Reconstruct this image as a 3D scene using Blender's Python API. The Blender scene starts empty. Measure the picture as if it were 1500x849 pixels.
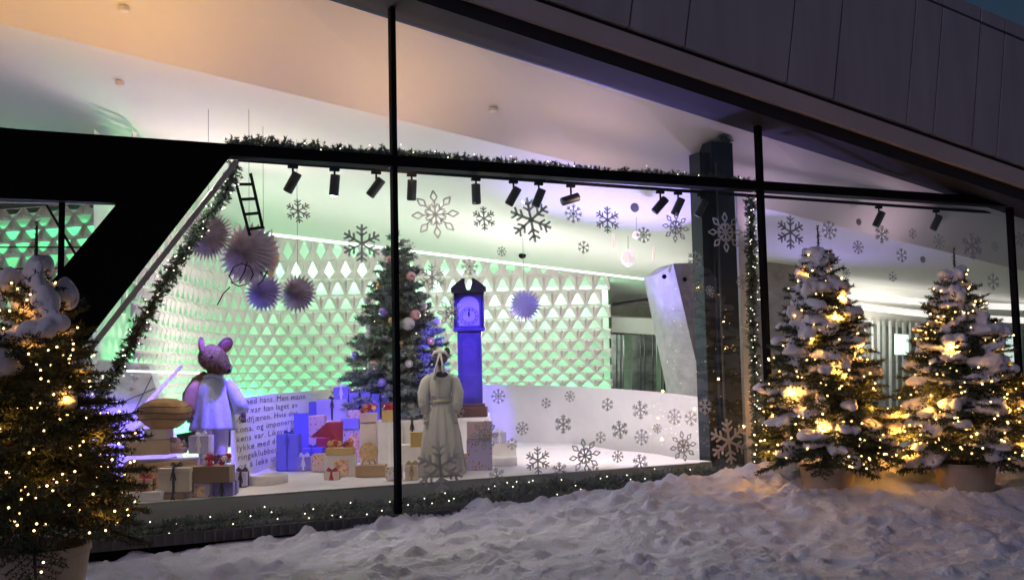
import bpy, math, random
import numpy as np
from mathutils import Vector, Matrix, noise
R = math.radians
rnd = random.Random(7)
sc = bpy.context.scene
col = sc.collection

# ------------------------------------------------------------------ camera
FPX = 1497.0
CAM = Vector((0, 0, 1.55))
az, pit, rol = R(26), R(4.3), math.asin(0.0216)
r0 = Vector((math.cos(az), -math.sin(az), 0))
fw = Vector((math.sin(az)*math.cos(pit), math.cos(az)*math.cos(pit), math.sin(pit)))
u0 = r0.cross(fw)
rt = r0*math.cos(rol) - u0*math.sin(rol)
up = u0*math.cos(rol) + r0*math.sin(rol)
cam = bpy.data.objects.new('camera', bpy.data.cameras.new('camera'))
col.objects.link(cam)
cam.matrix_world = Matrix.Translation(CAM) @ Matrix((rt, up, -fw)).transposed().to_4x4()
cam.data.sensor_width = 36; cam.data.lens = 36*FPX/1500; cam.data.clip_end = 2000
sc.camera = cam

# ------------------------------------------------------------------ world, dusk
w = bpy.data.worlds.new("World"); sc.world = w; w.use_nodes = True
nt = w.node_tree; bg = nt.nodes['Background']
sky = nt.nodes.new('ShaderNodeTexSky'); sky.sky_type = 'NISHITA'; sky.sun_disc = False
sky.sun_elevation = R(1.0); sky.sun_rotation = R(205); sky.air_density = 1.6; sky.ozone_density = 4
nt.links.new(sky.outputs[0], bg.inputs[0]); bg.inputs[1].default_value = 0.105
sun = bpy.data.objects.new('sun', bpy.data.lights.new('sun', 'SUN')); col.objects.link(sun)
sun.data.energy = 0.40; sun.data.angle = R(14); sun.data.color = (.84, .74, 1.0)
sun.rotation_euler = (R(68), 0, R(-70))
sc.view_settings.view_transform = 'Standard'; sc.view_settings.look = 'None'
sc.view_settings.exposure = 0.05; sc.view_settings.gamma = 1
sc.view_settings.use_curve_mapping = False

# ------------------------------------------------------------------ helpers
def ray(px, py):
    return (fw + rt*((px-750)/FPX) - up*((py-424.5)/FPX))
def PD(px, py, d): return CAM + ray(px, py)*d
def PY(px, py, Y):
    r = ray(px, py); return CAM + r*((Y-CAM.y)/r.y)
def PZ(px, py, z):
    r = ray(px, py); return CAM + r*((z-CAM.z)/r.z)
def PP(px, py, p0, n):
    r = ray(px, py); return CAM + r*((p0-CAM).dot(n)/r.dot(n))
Y0 = 9.68          # glass plane
ZS = 0.385         # top of the display stage

def tag(o, label=None, cat=None, group=None, kind=None):
    if label: o['label'] = label
    if cat: o['category'] = cat
    if group: o['group'] = group
    if kind: o['kind'] = kind
    return o
def thing(name, loc, label, cat, group=None, rz=0):
    o = bpy.data.objects.new(name, None); o.empty_display_size = .2
    col.objects.link(o); o.location = Vector(loc); o.rotation_euler = (0, 0, rz)
    return tag(o, label, cat, group)
def dup(root, loc, label, rz=None):
    r = root.copy(); col.objects.link(r); r.location = loc; r['label'] = label
    if rz is not None: r.rotation_euler = (0, 0, rz)
    for ch in list(root.children):
        c = ch.copy(); col.objects.link(c); c.parent = r
        for g in list(ch.children):
            q = g.copy(); col.objects.link(q); q.parent = c
    return r

class MB:
    def __init__(s): s.v = []; s.f = []
    def add(s, vs, fs):
        n = len(s.v); s.v += [Vector(v) for v in vs]; s.f += [tuple(i+n for i in f) for f in fs]; return s
    def box(s, c, size, M=None):
        hx, hy, hz = size[0]/2, size[1]/2, size[2]/2; c = Vector(c)
        vs = [Vector((x, y, z)) for z in (-hz, hz) for y in (-hy, hy) for x in (-hx, hx)]
        if M is not None: vs = [M @ v for v in vs]
        return s.add([c+v for v in vs], [(0,2,3,1),(4,5,7,6),(0,1,5,4),(2,6,7,3),(0,4,6,2),(1,3,7,5)])
    def hexa(s, b, t):   # b, t: four corners each
        return s.add(list(b)+list(t), [(3,2,1,0),(4,5,6,7),(0,1,5,4),(1,2,6,5),(2,3,7,6),(3,0,4,7)])
    def bar(s, a, b, w, h, upv=(0,0,1)):
        a, b = Vector(a), Vector(b); d = (b-a).normalized(); u = Vector(upv)
        sd = d.cross(u).normalized(); u = sd.cross(d).normalized()
        q = lambda p: [p-sd*w/2-u*h/2, p+sd*w/2-u*h/2, p+sd*w/2+u*h/2, p-sd*w/2+u*h/2]
        return s.hexa(q(a), q(b))
    def tube(s, pts, rad, n=8, cap=True):
        pts = [Vector(p) for p in pts]; m = len(pts)
        rs = rad if hasattr(rad, '__len__') else [rad]*m
        vs = []; 
        d0 = (pts[1]-pts[0]).normalized()
        u = Vector((0,0,1)) if abs(d0.z) < .9 else Vector((1,0,0))
        for i, p in enumerate(pts):
            d = (pts[min(i+1,m-1)]-pts[max(i-1,0)]).normalized()
            sd = d.cross(u)
            if sd.length < 1e-5: sd = d.orthogonal()
            sd.normalize(); uu = sd.cross(d).normalized(); u = uu
            for k in range(n):
                a = 2*math.pi*k/n
                r = rs[i]
                if hasattr(r, '__len__'): vs.append(p+sd*math.cos(a)*r[0]+uu*math.sin(a)*r[1])
                else: vs.append(p+(sd*math.cos(a)+uu*math.sin(a))*r)
        fs = [(i*n+k, i*n+(k+1)%n, (i+1)*n+(k+1)%n, (i+1)*n+k) for i in range(m-1) for k in range(n)]
        if cap: fs += [tuple(range(n))[::-1], tuple(range((m-1)*n, m*n))]
        return s.add(vs, fs)
    def lathe(s, c, prof, n=24, M=None, fold=None):
        c = Vector(c); vs = []
        for j, (r, z) in enumerate(prof):
            for k in range(n):
                a = 2*math.pi*k/n
                rr = r*(fold(a, j/(len(prof)-1)) if fold else 1)
                v = Vector((rr*math.cos(a), rr*math.sin(a), z))
                vs.append(c+(M @ v if M is not None else v))
        m = len(prof)
        fs = [(i*n+k, i*n+(k+1)%n, (i+1)*n+(k+1)%n, (i+1)*n+k) for i in range(m-1) for k in range(n)]
        fs += [tuple(range(n))[::-1], tuple(range((m-1)*n, m*n))]
        return s.add(vs, fs)
    def ball(s, c, r, n=10, sc_=(1,1,1), M=None, nz=0, fz=4):
        c = Vector(c); vs = []; m = max(4, n*2//3)
        for j in range(m+1):
            t = math.pi*j/m
            for k in range(n):
                a = 2*math.pi*k/n
                v = Vector((math.sin(t)*math.cos(a)*sc_[0], math.sin(t)*math.sin(a)*sc_[1], math.cos(t)*sc_[2]))*r
                if nz: v *= 1+nz*noise.noise((c+v)*fz)
                vs.append(c+(M @ v if M is not None else v))
        fs = [(j*n+k, (j+1)*n+k, (j+1)*n+(k+1)%n, j*n+(k+1)%n) for j in range(m) for k in range(n)]
        return s.add(vs, fs)
    def build(s, name, mat, parent=None, smooth=False, bevel=0, world=True):
        me = bpy.data.meshes.new(name)
        off = parent.location if (parent is not None and world and parent.parent is None) else Vector()
        if parent is not None and world and parent.parent is not None: off = parent.parent.location
        me.from_pydata([v-off for v in s.v], [], s.f); me.validate()
        me.materials.append(mat)
        if smooth: me.polygons.foreach_set('use_smooth', [True]*len(me.polygons))
        o = bpy.data.objects.new(name, me); col.objects.link(o)
        if parent is not None: o.parent = parent
        if bevel:
            b = o.modifiers.new('bevel', 'BEVEL'); b.width = bevel; b.segments = 2; b.limit_method = 'ANGLE'
        return o

def nmesh(name, V, F, mat, parent=None, smooth=False, loose_faces=3):
    """fast mesh out of numpy arrays (all faces same size)"""
    me = bpy.data.meshes.new(name); k = loose_faces
    V = np.asarray(V, dtype=np.float32); F = np.asarray(F, dtype=np.int32)
    me.vertices.add(len(V)); me.vertices.foreach_set('co', V.ravel())
    me.loops.add(F.size); me.loops.foreach_set('vertex_index', F.ravel())
    me.polygons.add(len(F)); me.polygons.foreach_set('loop_start', np.arange(0, F.size, k, dtype=np.int32))
    me.polygons.foreach_set('loop_total', np.full(len(F), k, dtype=np.int32))
    if smooth: me.polygons.foreach_set('use_smooth', np.ones(len(F), dtype=bool))
    me.update(calc_edges=True); me.materials.append(mat)
    o = bpy.data.objects.new(name, me); col.objects.link(o)
    if parent is not None: o.parent = parent
    return o

MATS = {}
def mat(name, c, rough=.6, metal=0, var=.15, scale=6, bump=0, bscale=40, emit=None, est=0, c2=None, sss=0, trans=0, coat=0):
    if name in MATS: return MATS[name]
    m = bpy.data.materials.new(name); m.use_nodes = True; n = m.node_tree; b = n.nodes['Principled BSDF']
    tc = n.nodes.new('ShaderNodeTexCoord')
    nz = n.nodes.new('ShaderNodeTexNoise'); nz.inputs['Scale'].default_value = scale; nz.inputs['Detail'].default_value = 5
    n.links.new(tc.outputs['Object'], nz.inputs['Vector'])
    rp = n.nodes.new('ShaderNodeValToRGB')
    lo = [max(0, x*(1-var)) for x in c]; hi = [min(1, x*(1+var)) for x in (c2 or c)]
    rp.color_ramp.elements[0].position = .3; rp.color_ramp.elements[1].position = .7
    rp.color_ramp.elements[0].color = (*lo, 1); rp.color_ramp.elements[1].color = (*hi, 1)
    n.links.new(nz.outputs[0], rp.inputs[0]); n.links.new(rp.outputs[0], b.inputs['Base Color'])
    b.inputs['Roughness'].default_value = rough; b.inputs['Metallic'].default_value = metal
    if coat: b.inputs['Coat Weight'].default_value = coat
    if bump:
        n2 = n.nodes.new('ShaderNodeTexNoise'); n2.inputs['Scale'].default_value = bscale; n2.inputs['Detail'].default_value = 6
        n.links.new(tc.outputs['Object'], n2.inputs['Vector'])
        bp = n.nodes.new('ShaderNodeBump'); bp.inputs['Strength'].default_value = bump; bp.inputs['Distance'].default_value = .02
        n.links.new(n2.outputs[0], bp.inputs['Height']); n.links.new(bp.outputs[0], b.inputs['Normal'])
    if emit: b.inputs['Emission Color'].default_value = (*emit, 1); b.inputs['Emission Strength'].default_value = est
    if trans: b.inputs['Transmission Weight'].default_value = trans
    MATS[name] = m; return m

M_black = mat('black metal', (.004, .004, .006), .75, var=.3)
M_black2 = mat('black cladding', (.004, .0035, .004), .6, var=.3, scale=1)
for m_ in (M_black, M_black2): m_.node_tree.nodes['Principled BSDF'].inputs['Specular IOR Level'].default_value = .08
M_fascia = mat('fascia panel', (.31, .30, .34), .62, var=.11, scale=.8, bump=.15, bscale=8)
for m_ in (M_fascia,):
    n_ = m_.node_tree; mp = n_.nodes.new('ShaderNodeMapping'); mp.inputs['Scale'].default_value = (5, 5, .55); mp.inputs['Rotation'].default_value = (0, .33, 0)
    tc_ = [q for q in n_.nodes if q.type == 'TEX_COORD'][0]; nz_ = [q for q in n_.nodes if q.type == 'TEX_NOISE'][0]
    n_.links.new(tc_.outputs['Object'], mp.inputs[0]); n_.links.new(mp.outputs[0], nz_.inputs['Vector'])
M_beam = mat('fascia beam', (.42, .37, .38), .6, var=.08, scale=1)
M_seam = mat('seam', (.01, .01, .012), .8)
M_navy = mat('navy bulkhead', (.006, .050, .11), .5, var=.2, scale=1)
M_navy2 = mat('bulkhead edge', (.10, .12, .17), .4, var=.1)
M_ceil = mat('ceiling plaster', (.78, .76, .74), .8, var=.02, scale=1)
M_white = mat('white plaster', (.75, .73, .72), .7, var=.03)
M_stage = mat('stage cloth', (.82, .79, .77), .9, var=.03, scale=3, bump=.3, bscale=6)
M_plinth = mat('plinth paint', (.30, .31, .29), .6, var=.06, scale=2)
M_floor = mat('floor', (.35, .34, .33), .35, var=.1, scale=2)
M_panel = mat('pierced panel', (.66, .58, .59), .55, var=.06, scale=3)
M_back = mat('light box back', (.85, .87, .85), .8, var=.02)
M_led = mat('led strip', (.8, 1, .85), .5, emit=(.95, 1, .95), est=1.8)
M_ledw = mat('white light trough', (1, 1, 1), .5, emit=(1, .96, .9), est=1.0)
M_snow = mat('snow', (.78, .79, .86), .75, var=.06, scale=9, bump=.9, bscale=34)
M_snowp = mat('snow on branches', (.78, .76, .80), .8, var=.05, scale=12, bump=.35, bscale=60)
M_needle = mat('needles', (.030, .048, .026), .7, var=.5, scale=14, c2=(.05, .07, .035))
M_needle_in = mat('frosted needles', (.10, .15, .125), .6, var=.4, scale=10, c2=(.38, .45, .41))
M_garl = mat('garland needles', (.035, .060, .045), .7, var=.4, scale=9, c2=(.12, .17, .13))
M_bark = mat('bark', (.05, .035, .025), .9, var=.4, scale=20, bump=.6)
M_bulb = mat('warm bulb', (1, .8, .5), .4, emit=(1, .60, .22), est=7)
M_bulbw = mat('cool bulb', (1, .95, .85), .4, emit=(1, .88, .68), est=3.5)
M_pot = mat('pot', (.42, .35, .27), .55, var=.12, scale=5)
M_soil = mat('soil', (.02, .017, .014), .95)
M_card = mat('kraft cardboard', (.42, .27, .14), .8, var=.08, scale=4)
M_grille = mat('grille', (.12, .12, .13), .5, metal=.4)

def sticker(name, c, tr):
    m = mat(name, c, .6, var=.05); n = m.node_tree; b = n.nodes['Principled BSDF']; o = n.nodes['Material Output']
    t = n.nodes.new('ShaderNodeBsdfTransparent'); x = n.nodes.new('ShaderNodeMixShader'); x.inputs[0].default_value = tr
    n.links.new(b.outputs[0], x.inputs[1]); n.links.new(t.outputs[0], x.inputs[2]); n.links.new(x.outputs[0], o.inputs[0]); return m
M_flake = sticker('silver sticker', (.64, .63, .63), .30)
M_flakel = sticker('pale sticker', (.70, .66, .66), .45)

def glass_mat():
    m = bpy.data.materials.new('window glass'); m.use_nodes = True; n = m.node_tree; n.nodes.clear()
    o = n.nodes.new('ShaderNodeOutputMaterial'); t = n.nodes.new('ShaderNodeBsdfTransparent'); g = n.nodes.new('ShaderNodeBsdfGlossy')
    g.inputs['Roughness'].default_value = .005; t.inputs[0].default_value = (.93, .95, .95, 1)
    f = n.nodes.new('ShaderNodeFresnel'); f.inputs[0].default_value = 1.5
    mu = n.nodes.new('ShaderNodeMath'); mu.operation = 'MULTIPLY'; mu.inputs[1].default_value = 2.0; mu.use_clamp = True
    x = n.nodes.new('ShaderNodeMixShader')
    n.links.new(f.outputs[0], mu.inputs[0]); n.links.new(mu.outputs[0], x.inputs[0])
    n.links.new(t.outputs[0], x.inputs[1]); n.links.new(g.outputs[0], x.inputs[2]); n.links.new(x.outputs[0], o.inputs[0])
    return m
M_glass = glass_mat()

def lamp(kind, loc, energy, color, aim=None, size=60, blend=.6, rad=.05, name='lamp'):
    l = bpy.data.lights.new(name, kind); l.energy = energy; l.color = color
    o = bpy.data.objects.new(name, l); col.objects.link(o); o.location = loc
    if kind == 'SPOT': l.spot_size = R(size); l.spot_blend = blend; l.shadow_soft_size = rad
    if kind == 'POINT': l.shadow_soft_size = rad
    if kind == 'AREA': l.shape = 'RECTANGLE'; l.size = size if not hasattr(size, '__len__') else size[0]; l.size_y = size if not hasattr(size, '__len__') else size[1]
    if aim is not None: o.rotation_euler = (Vector(aim)-Vector(loc)).to_track_quat('-Z', 'Y').to_euler()
    return o

# ------------------------------------------------------------------ ground and snow
MB().add([(-300,-300,-.12),(300,-300,-.12),(300,300,-.12),(-300,300,-.12)], [(0,1,2,3)]).build('ground', M_snow)['kind'] = 'structure'
def lerpt(x, T):
    if x <= T[0][0]: return T[0][1]
    for (a, ya), (b, yb) in zip(T, T[1:]):
        if x <= b: return ya+(yb-ya)*(x-a)/(b-a)
    return T[-1][1]
def sst(a, b, x): t = min(1, max(0, (x-a)/(b-a))); return t*t*(3-2*t)
RIDGE = [(-3,-.05),(0,-.06),(1.2,-.03),(2.4,.03),(3.4,.10),(4.6,.14),(6,.20),(7,.27),(8,.36),(9,.34),(11,.33),(16,.35)]
TREE2 = Vector((7.96, 8.60)); TREE3 = Vector((9.42, 8.05)); TREE1 = Vector((.10, 6.64))
def clods(x, y):
    # broken crust, boot marks and shovelled crumbs
    h = 0
    wx, wy = x+.05*noise.noise(Vector((x*6, y*6, 3))), y+.05*noise.noise(Vector((x*6, y*6, 8)))
    for sc_, am, th, sd in ((3.1, .07, .42, 1), (6.5, .055, .46, 7), (13, .032, .5, 13), (24, .012, .5, 21)):
        d, _ = noise.voronoi(Vector((wx*sc_, wy*sc_*1.15, sd)))
        m = noise.noise(Vector((x*.9*sd**.3, y*1.1*sd**.3, sd*3)))
        k = max(0, th-d[0])/th
        h += am*(k**.7)*sst(-.15, .35, m)
        m2 = noise.noise(Vector((x*1.3+9, y*1.5, sd*5)))
        if sd == 1: h -= .045*sst(.5, .15, d[0])*sst(.1, .4, m2)
    return h
def snow_h(x, y):
    h = lerpt(x, RIDGE)*sst(6.6, 8.9, y)
    # loose berm in front of the right hand trees, hollows round their pots
    h += .16*sst(6.4, 7.6, x)*math.exp(-((y-7.05)/.45)**2)
    for T in (TREE2, TREE3):
        d2 = (x-T.x)**2+(y-T.y)**2
        h -= .20*math.exp(-d2/.35)
    h += .22*math.exp(-((x-9.0)**2+(y-9.1)**2)/.16)
    v = Vector((x, y, 0))
    rough = .6+.4*sst(6.2, 8.6, y+.12*x)
    n1 = noise.noise(v*1.1+Vector((3,1,0)))
    n2 = noise.noise(Vector((x*2.6, y*3.4, 5)))
    n3 = noise.ridged_multi_fractal(Vector((x*2.0, y*2.8, 2)), .9, 2.2, 4, .9, 1.8)
    n4 = noise.noise(Vector((x*8, y*10, 9))); n5 = noise.noise(Vector((x*19, y*22, 1)))
    c = noise.cell(v*1.0) if False else 0
    lump = max(0, noise.noise(Vector((x*4.3, y*4.8, 7)))-.05)
    h += .05*n1 + rough*(.028*n2 + .018*(n3-1.0)) + (.05+.06*sst(7.6, 8.9, y+.06*x))*lump*rough + .014*n4*rough + .006*n5 + clods(x, y)
    if y > 9.45 and x < 2.6: h = min(h, .02)
    return h
def snow_sheet():
    xs = np.concatenate([np.arange(-6, -1, .12), np.arange(-1, 14, .026), np.arange(14, 24, .15)])
    ys = np.concatenate([np.arange(-2, 5.0, .2), np.arange(5.0, 9.64, .026), [9.655]])
    V = np.array([(x, y, snow_h(float(x), float(y))) for y in ys for x in xs])
    nx, ny = len(xs), len(ys)
    i = np.arange((ny-1)*(nx-1)); a = (i//(nx-1))*nx+i % (nx-1)
    F = np.stack([a, a+1, a+nx+1, a+nx], 1)
    o = nmesh('snow', V, F, M_snow, smooth=True, loose_faces=4); o['kind'] = 'structure'
snow_sheet()

# ------------------------------------------------------------------ building shell
bld = thing('museum_building', (3, Y0, 0), 'dark glass fronted building with sloping grey panel roof edge above the display window', 'building')
def prism_y(name, pix, Ya, Yb, m, parent, smooth=False):
    a = [PY(x, y, Ya) for x, y in pix]
    b = [Vector((p.x, Yb, p.z)) for p in a]; n = len(a)
    mb = MB(); mb.add(a+b, [tuple(range(n)), tuple(range(n, 2*n))[::-1]]+[(i, n+i, n+(i+1) % n, (i+1) % n) for i in range(n)])
    return mb.build(name, m, parent, smooth)
# roof edge: panels leaning with the slope, a band below, black head frame
def line_pts(xa, ya, s, x): return (x, ya+s*(x-xa))
YF = 9.20
A0 = PY(800, 0, YF); A1 = PY(1500, 245, YF); dA = (A1-A0).normalized(); nA = Vector((-dA.z, 0, dA.x)).normalized()
if nA.z < 0: nA = -nA
B0 = PY(1360, 0, YF); hgt = (B0-A0).dot(nA); T0 = PY(1410, 0, YF); hg2 = (T0-A0).dot(nA)
js = [PY(x, y, YF) for x, y in ((922, 35), (1004, 65), (1153, 118), (1221, 142), (1328, 178), (1367, 193), (1423, 215), (1460, 228))]
ts = [(p-A0).dot(dA) for p in js]
gap = ts[1]-ts[0]; ts = [ts[0]-1.9*k-.0 for k in range(6, 0, -1)] + ts + [ts[-1]+k*1.1 for k in range(1, 16)]
for i, (a, b) in enumerate(zip(ts, ts[1:])):
    g = .012
    q = [A0+dA*(a+g)+nA*.02, A0+dA*(b-g)+nA*.02, A0+dA*(b-g)+nA*(hgt-.02), A0+dA*(a+g)+nA*(hgt-.02)]
    yo = Vector((0, .06, 0)); e = Vector((0, -.004*(i % 3), 0))
    MB().hexa([p+e for p in q], [p+yo for p in q]).build('fascia_panel', M_fascia, bld)
    q = [A0+dA*(a+g)+nA*(hgt+.02), A0+dA*(b-g)+nA*(hgt+.02), A0+dA*(b-g)+nA*hg2, A0+dA*(a+g)+nA*hg2]
    MB().hexa(q, [p+yo for p in q]).build('coping_panel', M_fascia, bld)
La, Lb = ts[0], ts[-1]
def slab(name, n0, n1, ya, yb, m):
    q = [A0+dA*La+nA*n0, A0+dA*Lb+nA*n0, A0+dA*Lb+nA*n1, A0+dA*La+nA*n1]
    a = [Vector((p.x, ya, p.z)) for p in q]; b = [Vector((p.x, yb, p.z)) for p in q]
    return MB().hexa(a, b).build(name, m, bld)
slab('roof_core', -.02, hg2-.01, YF+.062, Y0+.3, M_seam)
b2 = (PY(1200, (1200-700)*.345, YF+.03)-A0).dot(nA)
b3 = (PY(1200, (1200-700)*.345+16, YF+.1)-A0).dot(nA)
slab('roof_beam', b2, -.035, YF+.03, Y0+.1, M_beam)
slab('head_recess', b3-.06, b2-.002, YF+.10, Y0+.2, M_seam)
# window head frame in the facade plane, along y=(x-660)*.345
G0, G1 = PY(660, 0, Y0), PY(1480, 283, Y0)
dG = (G1-G0).normalized(); nG = Vector((-dG.z, 0, dG.x)); nG = nG if nG.z > 0 else -nG
def Ztop(X): return G0.z+(X-G0.x)*dG.z/dG.x
hf = [Vector((X, 0, Ztop(X))) for X in (-8, 18)]
q = [hf[0], hf[1], hf[1]+nG*.5, hf[0]+nG*.5]
MB().hexa([Vector((p.x, Y0-.08, p.z)) for p in q], [Vector((p.x, Y0+.10, p.z)) for p in q]).build('head_frame', M_black, bld)
# navy bulkhead inside the glass along the roof
YE = Y0+.45
E0, E1 = PY(480, 0, YE), PY(1110, 197, YE)
dE = (E1-E0).normalized()
def Eat(X): return Vector((X, YE, E0.z+(X-E0.x)*dE.z/dE.x))
mb = MB(); XA, XB = -8, 17
tA, tB = Vector((XA, Y0+.12, Ztop(XA)+.02)), Vector((XB, Y0+.12, Ztop(XB)+.02))
mid = .35
mA = tA.lerp(Eat(XA), mid)+Vector((0,.0,0)); mB_ = tB.lerp(Eat(XB), mid)
o_ = Vector((0, .05, .06))
MB().hexa([tA, tB, mB_, mA], [tA+o_, tB+o_, mB_+o_, mA+o_]).build('bulkhead_upper', M_navy, bld)
MB().hexa([mA, mB_, Eat(XB), Eat(XA)], [mA+o_, mB_+o_, Eat(XB)+o_, Eat(XA)+o_]).build('bulkhead_lower', M_navy, bld)
MB().tube([mA+Vector((0,-.012,0)), mB_+Vector((0,-.012,0))], .02, 8).build('bulkhead_trim', M_navy2, bld)

# mullions
MUL = []
for bot, xs in (((583, 762), 573), ((1128, 694), 1107), ((1492, 560), 1478)):
    p = PY(bot[0], bot[1], Y0); MUL.append(p.x)
MUL = [PY(578, 420, Y0).x, PY(1117.5, 420, Y0).x, PY(1483.5, 420, Y0).x]
MUL = [MUL[0]-4.6] + MUL + [MUL[2]+4.5]
for i, X in enumerate(MUL):
    MB().box((X, Y0-.02, (Ztop(X)-.3)/2), (.052, .09, Ztop(X)+.3)).build('mullion', M_black, bld)
# transom
t0, t1 = PY(345, 222, Y0), PY(1470, 297, Y0); ZT = (t0.z+t1.z)/2
print('transom z', t0.z, t1.z, 'tops', Ztop(MUL[1]), 'mull', MUL)
t0z, t1z = t0.z, t1.z
def ZTr(X): return t0z+(X-t0.x)*(t1z-t0z)/(t1.x-t0.x)
for a, b in zip(MUL[0:], MUL[1:]):
    xa, xb = a+.027, b-.027
    hb = .055
    MB().hexa([(xa, Y0-.07, ZTr(xa)-hb), (xb, Y0-.07, ZTr(xb)-hb), (xb, Y0-.07, ZTr(xb)+hb), (xa, Y0-.07, ZTr(xa)+hb)],
              [(xa, Y0+.12, ZTr(xa)-hb), (xb, Y0+.12, ZTr(xb)-hb), (xb, Y0+.12, ZTr(xb)+hb), (xa, Y0+.12, ZTr(xa)+hb)]).build('transom', M_black, bld)
    for lo_, hi_ in ((lambda X: .02, lambda X: ZTr(X)-.06), (lambda X: ZTr(X)+.06, lambda X: Ztop(X))):
        zs = [lo_(xa), lo_(xb), hi_(xb), hi_(xa)]
        if zs[3]-zs[0] < .05: continue
        if zs[2] < zs[1]+.02: zs[2] = zs[1]+.02
        MB().add([(xa, Y0, zs[0]), (xb, Y0, zs[1]), (xb, Y0, zs[2]), (xa, Y0, zs[3])], [(0,1,2,3)]).build('window_pane', M_glass, bld)
# black slanting cladding at the left, with the small window left in it
prism_y('cladding_beam', [(-700, 118), (345, 220), (332, 236), (172, 297), (-700, 262)], Y0-.16, Y0-.012, M_black2, bld)
prism_y('cladding_column', [(172, 297), (332, 236), (-60, 742), (-200, 742)], Y0-.155, Y0-.013, M_black2, bld)
fr = MB()
for a, b in (((342, 236), (-52, 740)),):
    A, B = PY(*a, Y0+.02), PY(*b, Y0+.02)
    fr.bar(A+Vector((.03,0,0)), B+Vector((.03,0,0)), .05, .05, (0, 1, 0))
fr.build('slanted_reveal', mat('reveal', (.62,.62,.62), .6), bld)
fr = MB()
fr.bar(PY(-300, 286, Y0+.02), PY(176, 296, Y0+.02), .05, .05); fr.bar(PY(176, 296, Y0+.02), PY(88, 425, Y0+.02), .035, .05, (0,1,0))
fr.build('small_window_frame', MATS['reveal'], bld)
MB().bar(PY(91, 292, Y0-.02), PY(85, 620, Y0-.02), .05, .06, (0,1,0)).build('small_window_mullion', M_black, bld)
MB().tube([PY(68, 300, 11.5), PY(112, 375, 11.5)], .014, 6).tube([PY(-100, 362, 11.5), PY(150, 362, 11.5)], .008, 5).tube([PY(-100, 395, 11.5), PY(150, 392, 11.5)], .008, 5).build('guy_rod', M_black, bld)
# sill and grille below the glass
MB().box((4, Y0+.02, -.02), (26, .10, .12)).build('sill', M_black, bld)
g = MB()
for k in range(90):
    g.box((-3.2+k*.085, Y0-.10, .10), (.02, .02, .10))
g.box((.6, Y0-.05, .09), (7.8, .05, .10)); g.build('sill_grille', M_grille, bld)

# ------------------------------------------------------------------ interior shell
W1, W2 = PD(400, 345, 20), PD(895, 405, 20)
C2 = PY(850, 240, 10.9)
nB = (W2-W1).cross(C2-W1).normalized()
K1, K2 = PP(0, 35, W1, nB), PP(850, 240, W1, nB)
dK = (K2-K1).normalized()
def Kat(X): return K1+dK*((X-K1.x)/dK.x)
def Bz(x, y): return W1.z-(nB.x*(x-W1.x)+nB.y*(y-W1.y))/nB.z
print('W', W1, W2, 'C2', C2, 'K1', K1, 'nB', nB, 'E', E0, E1)
def ceiling():
    mb = MB(); N = 12; XA2, XB2 = -8, 17
    ke = []; 
    for i in range(N+1):
        X = XA2+(XB2-XA2)*i/N
        e = Eat(X); k = Kat(X)
        if k.y < e.y+.1: k = Vector((X, e.y+.1, Bz(X, e.y+.1)))
        far = Vector((X, 34, Bz(X, 34)))
        ke.append((e+Vector((0,0,.0)), k, far))
    vs = [p for t in ke for p in t]
    fs = []
    for i in range(N):
        a = 3*i; fs += [(a, a+3, a+4, a+1), (a+1, a+4, a+5, a+2)]
    mb.add(vs, fs); return mb.build('ceiling', M_ceil)
tag(ceiling(), kind='structure')
MB().add([(-14, Y0+.3, 0), (30, Y0+.3, 0), (30, 36, 0), (-14, 36, 0)], [(0,1,2,3)]).build('floor', M_floor)['kind'] = 'structure'
# room walls far back and at the sides
tag(MB().box((8, 34.2, 4), (50, .3, 9)).build('rear_wall', M_white), 'plain pale rear wall of the hall seen beyond the pierced screen', 'wall')
tag(MB().box((-13, 22, 4), (.3, 24, 9)).build('end_wall', M_white), 'plain pale end wall at the left end of the hall', 'wall')

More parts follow.
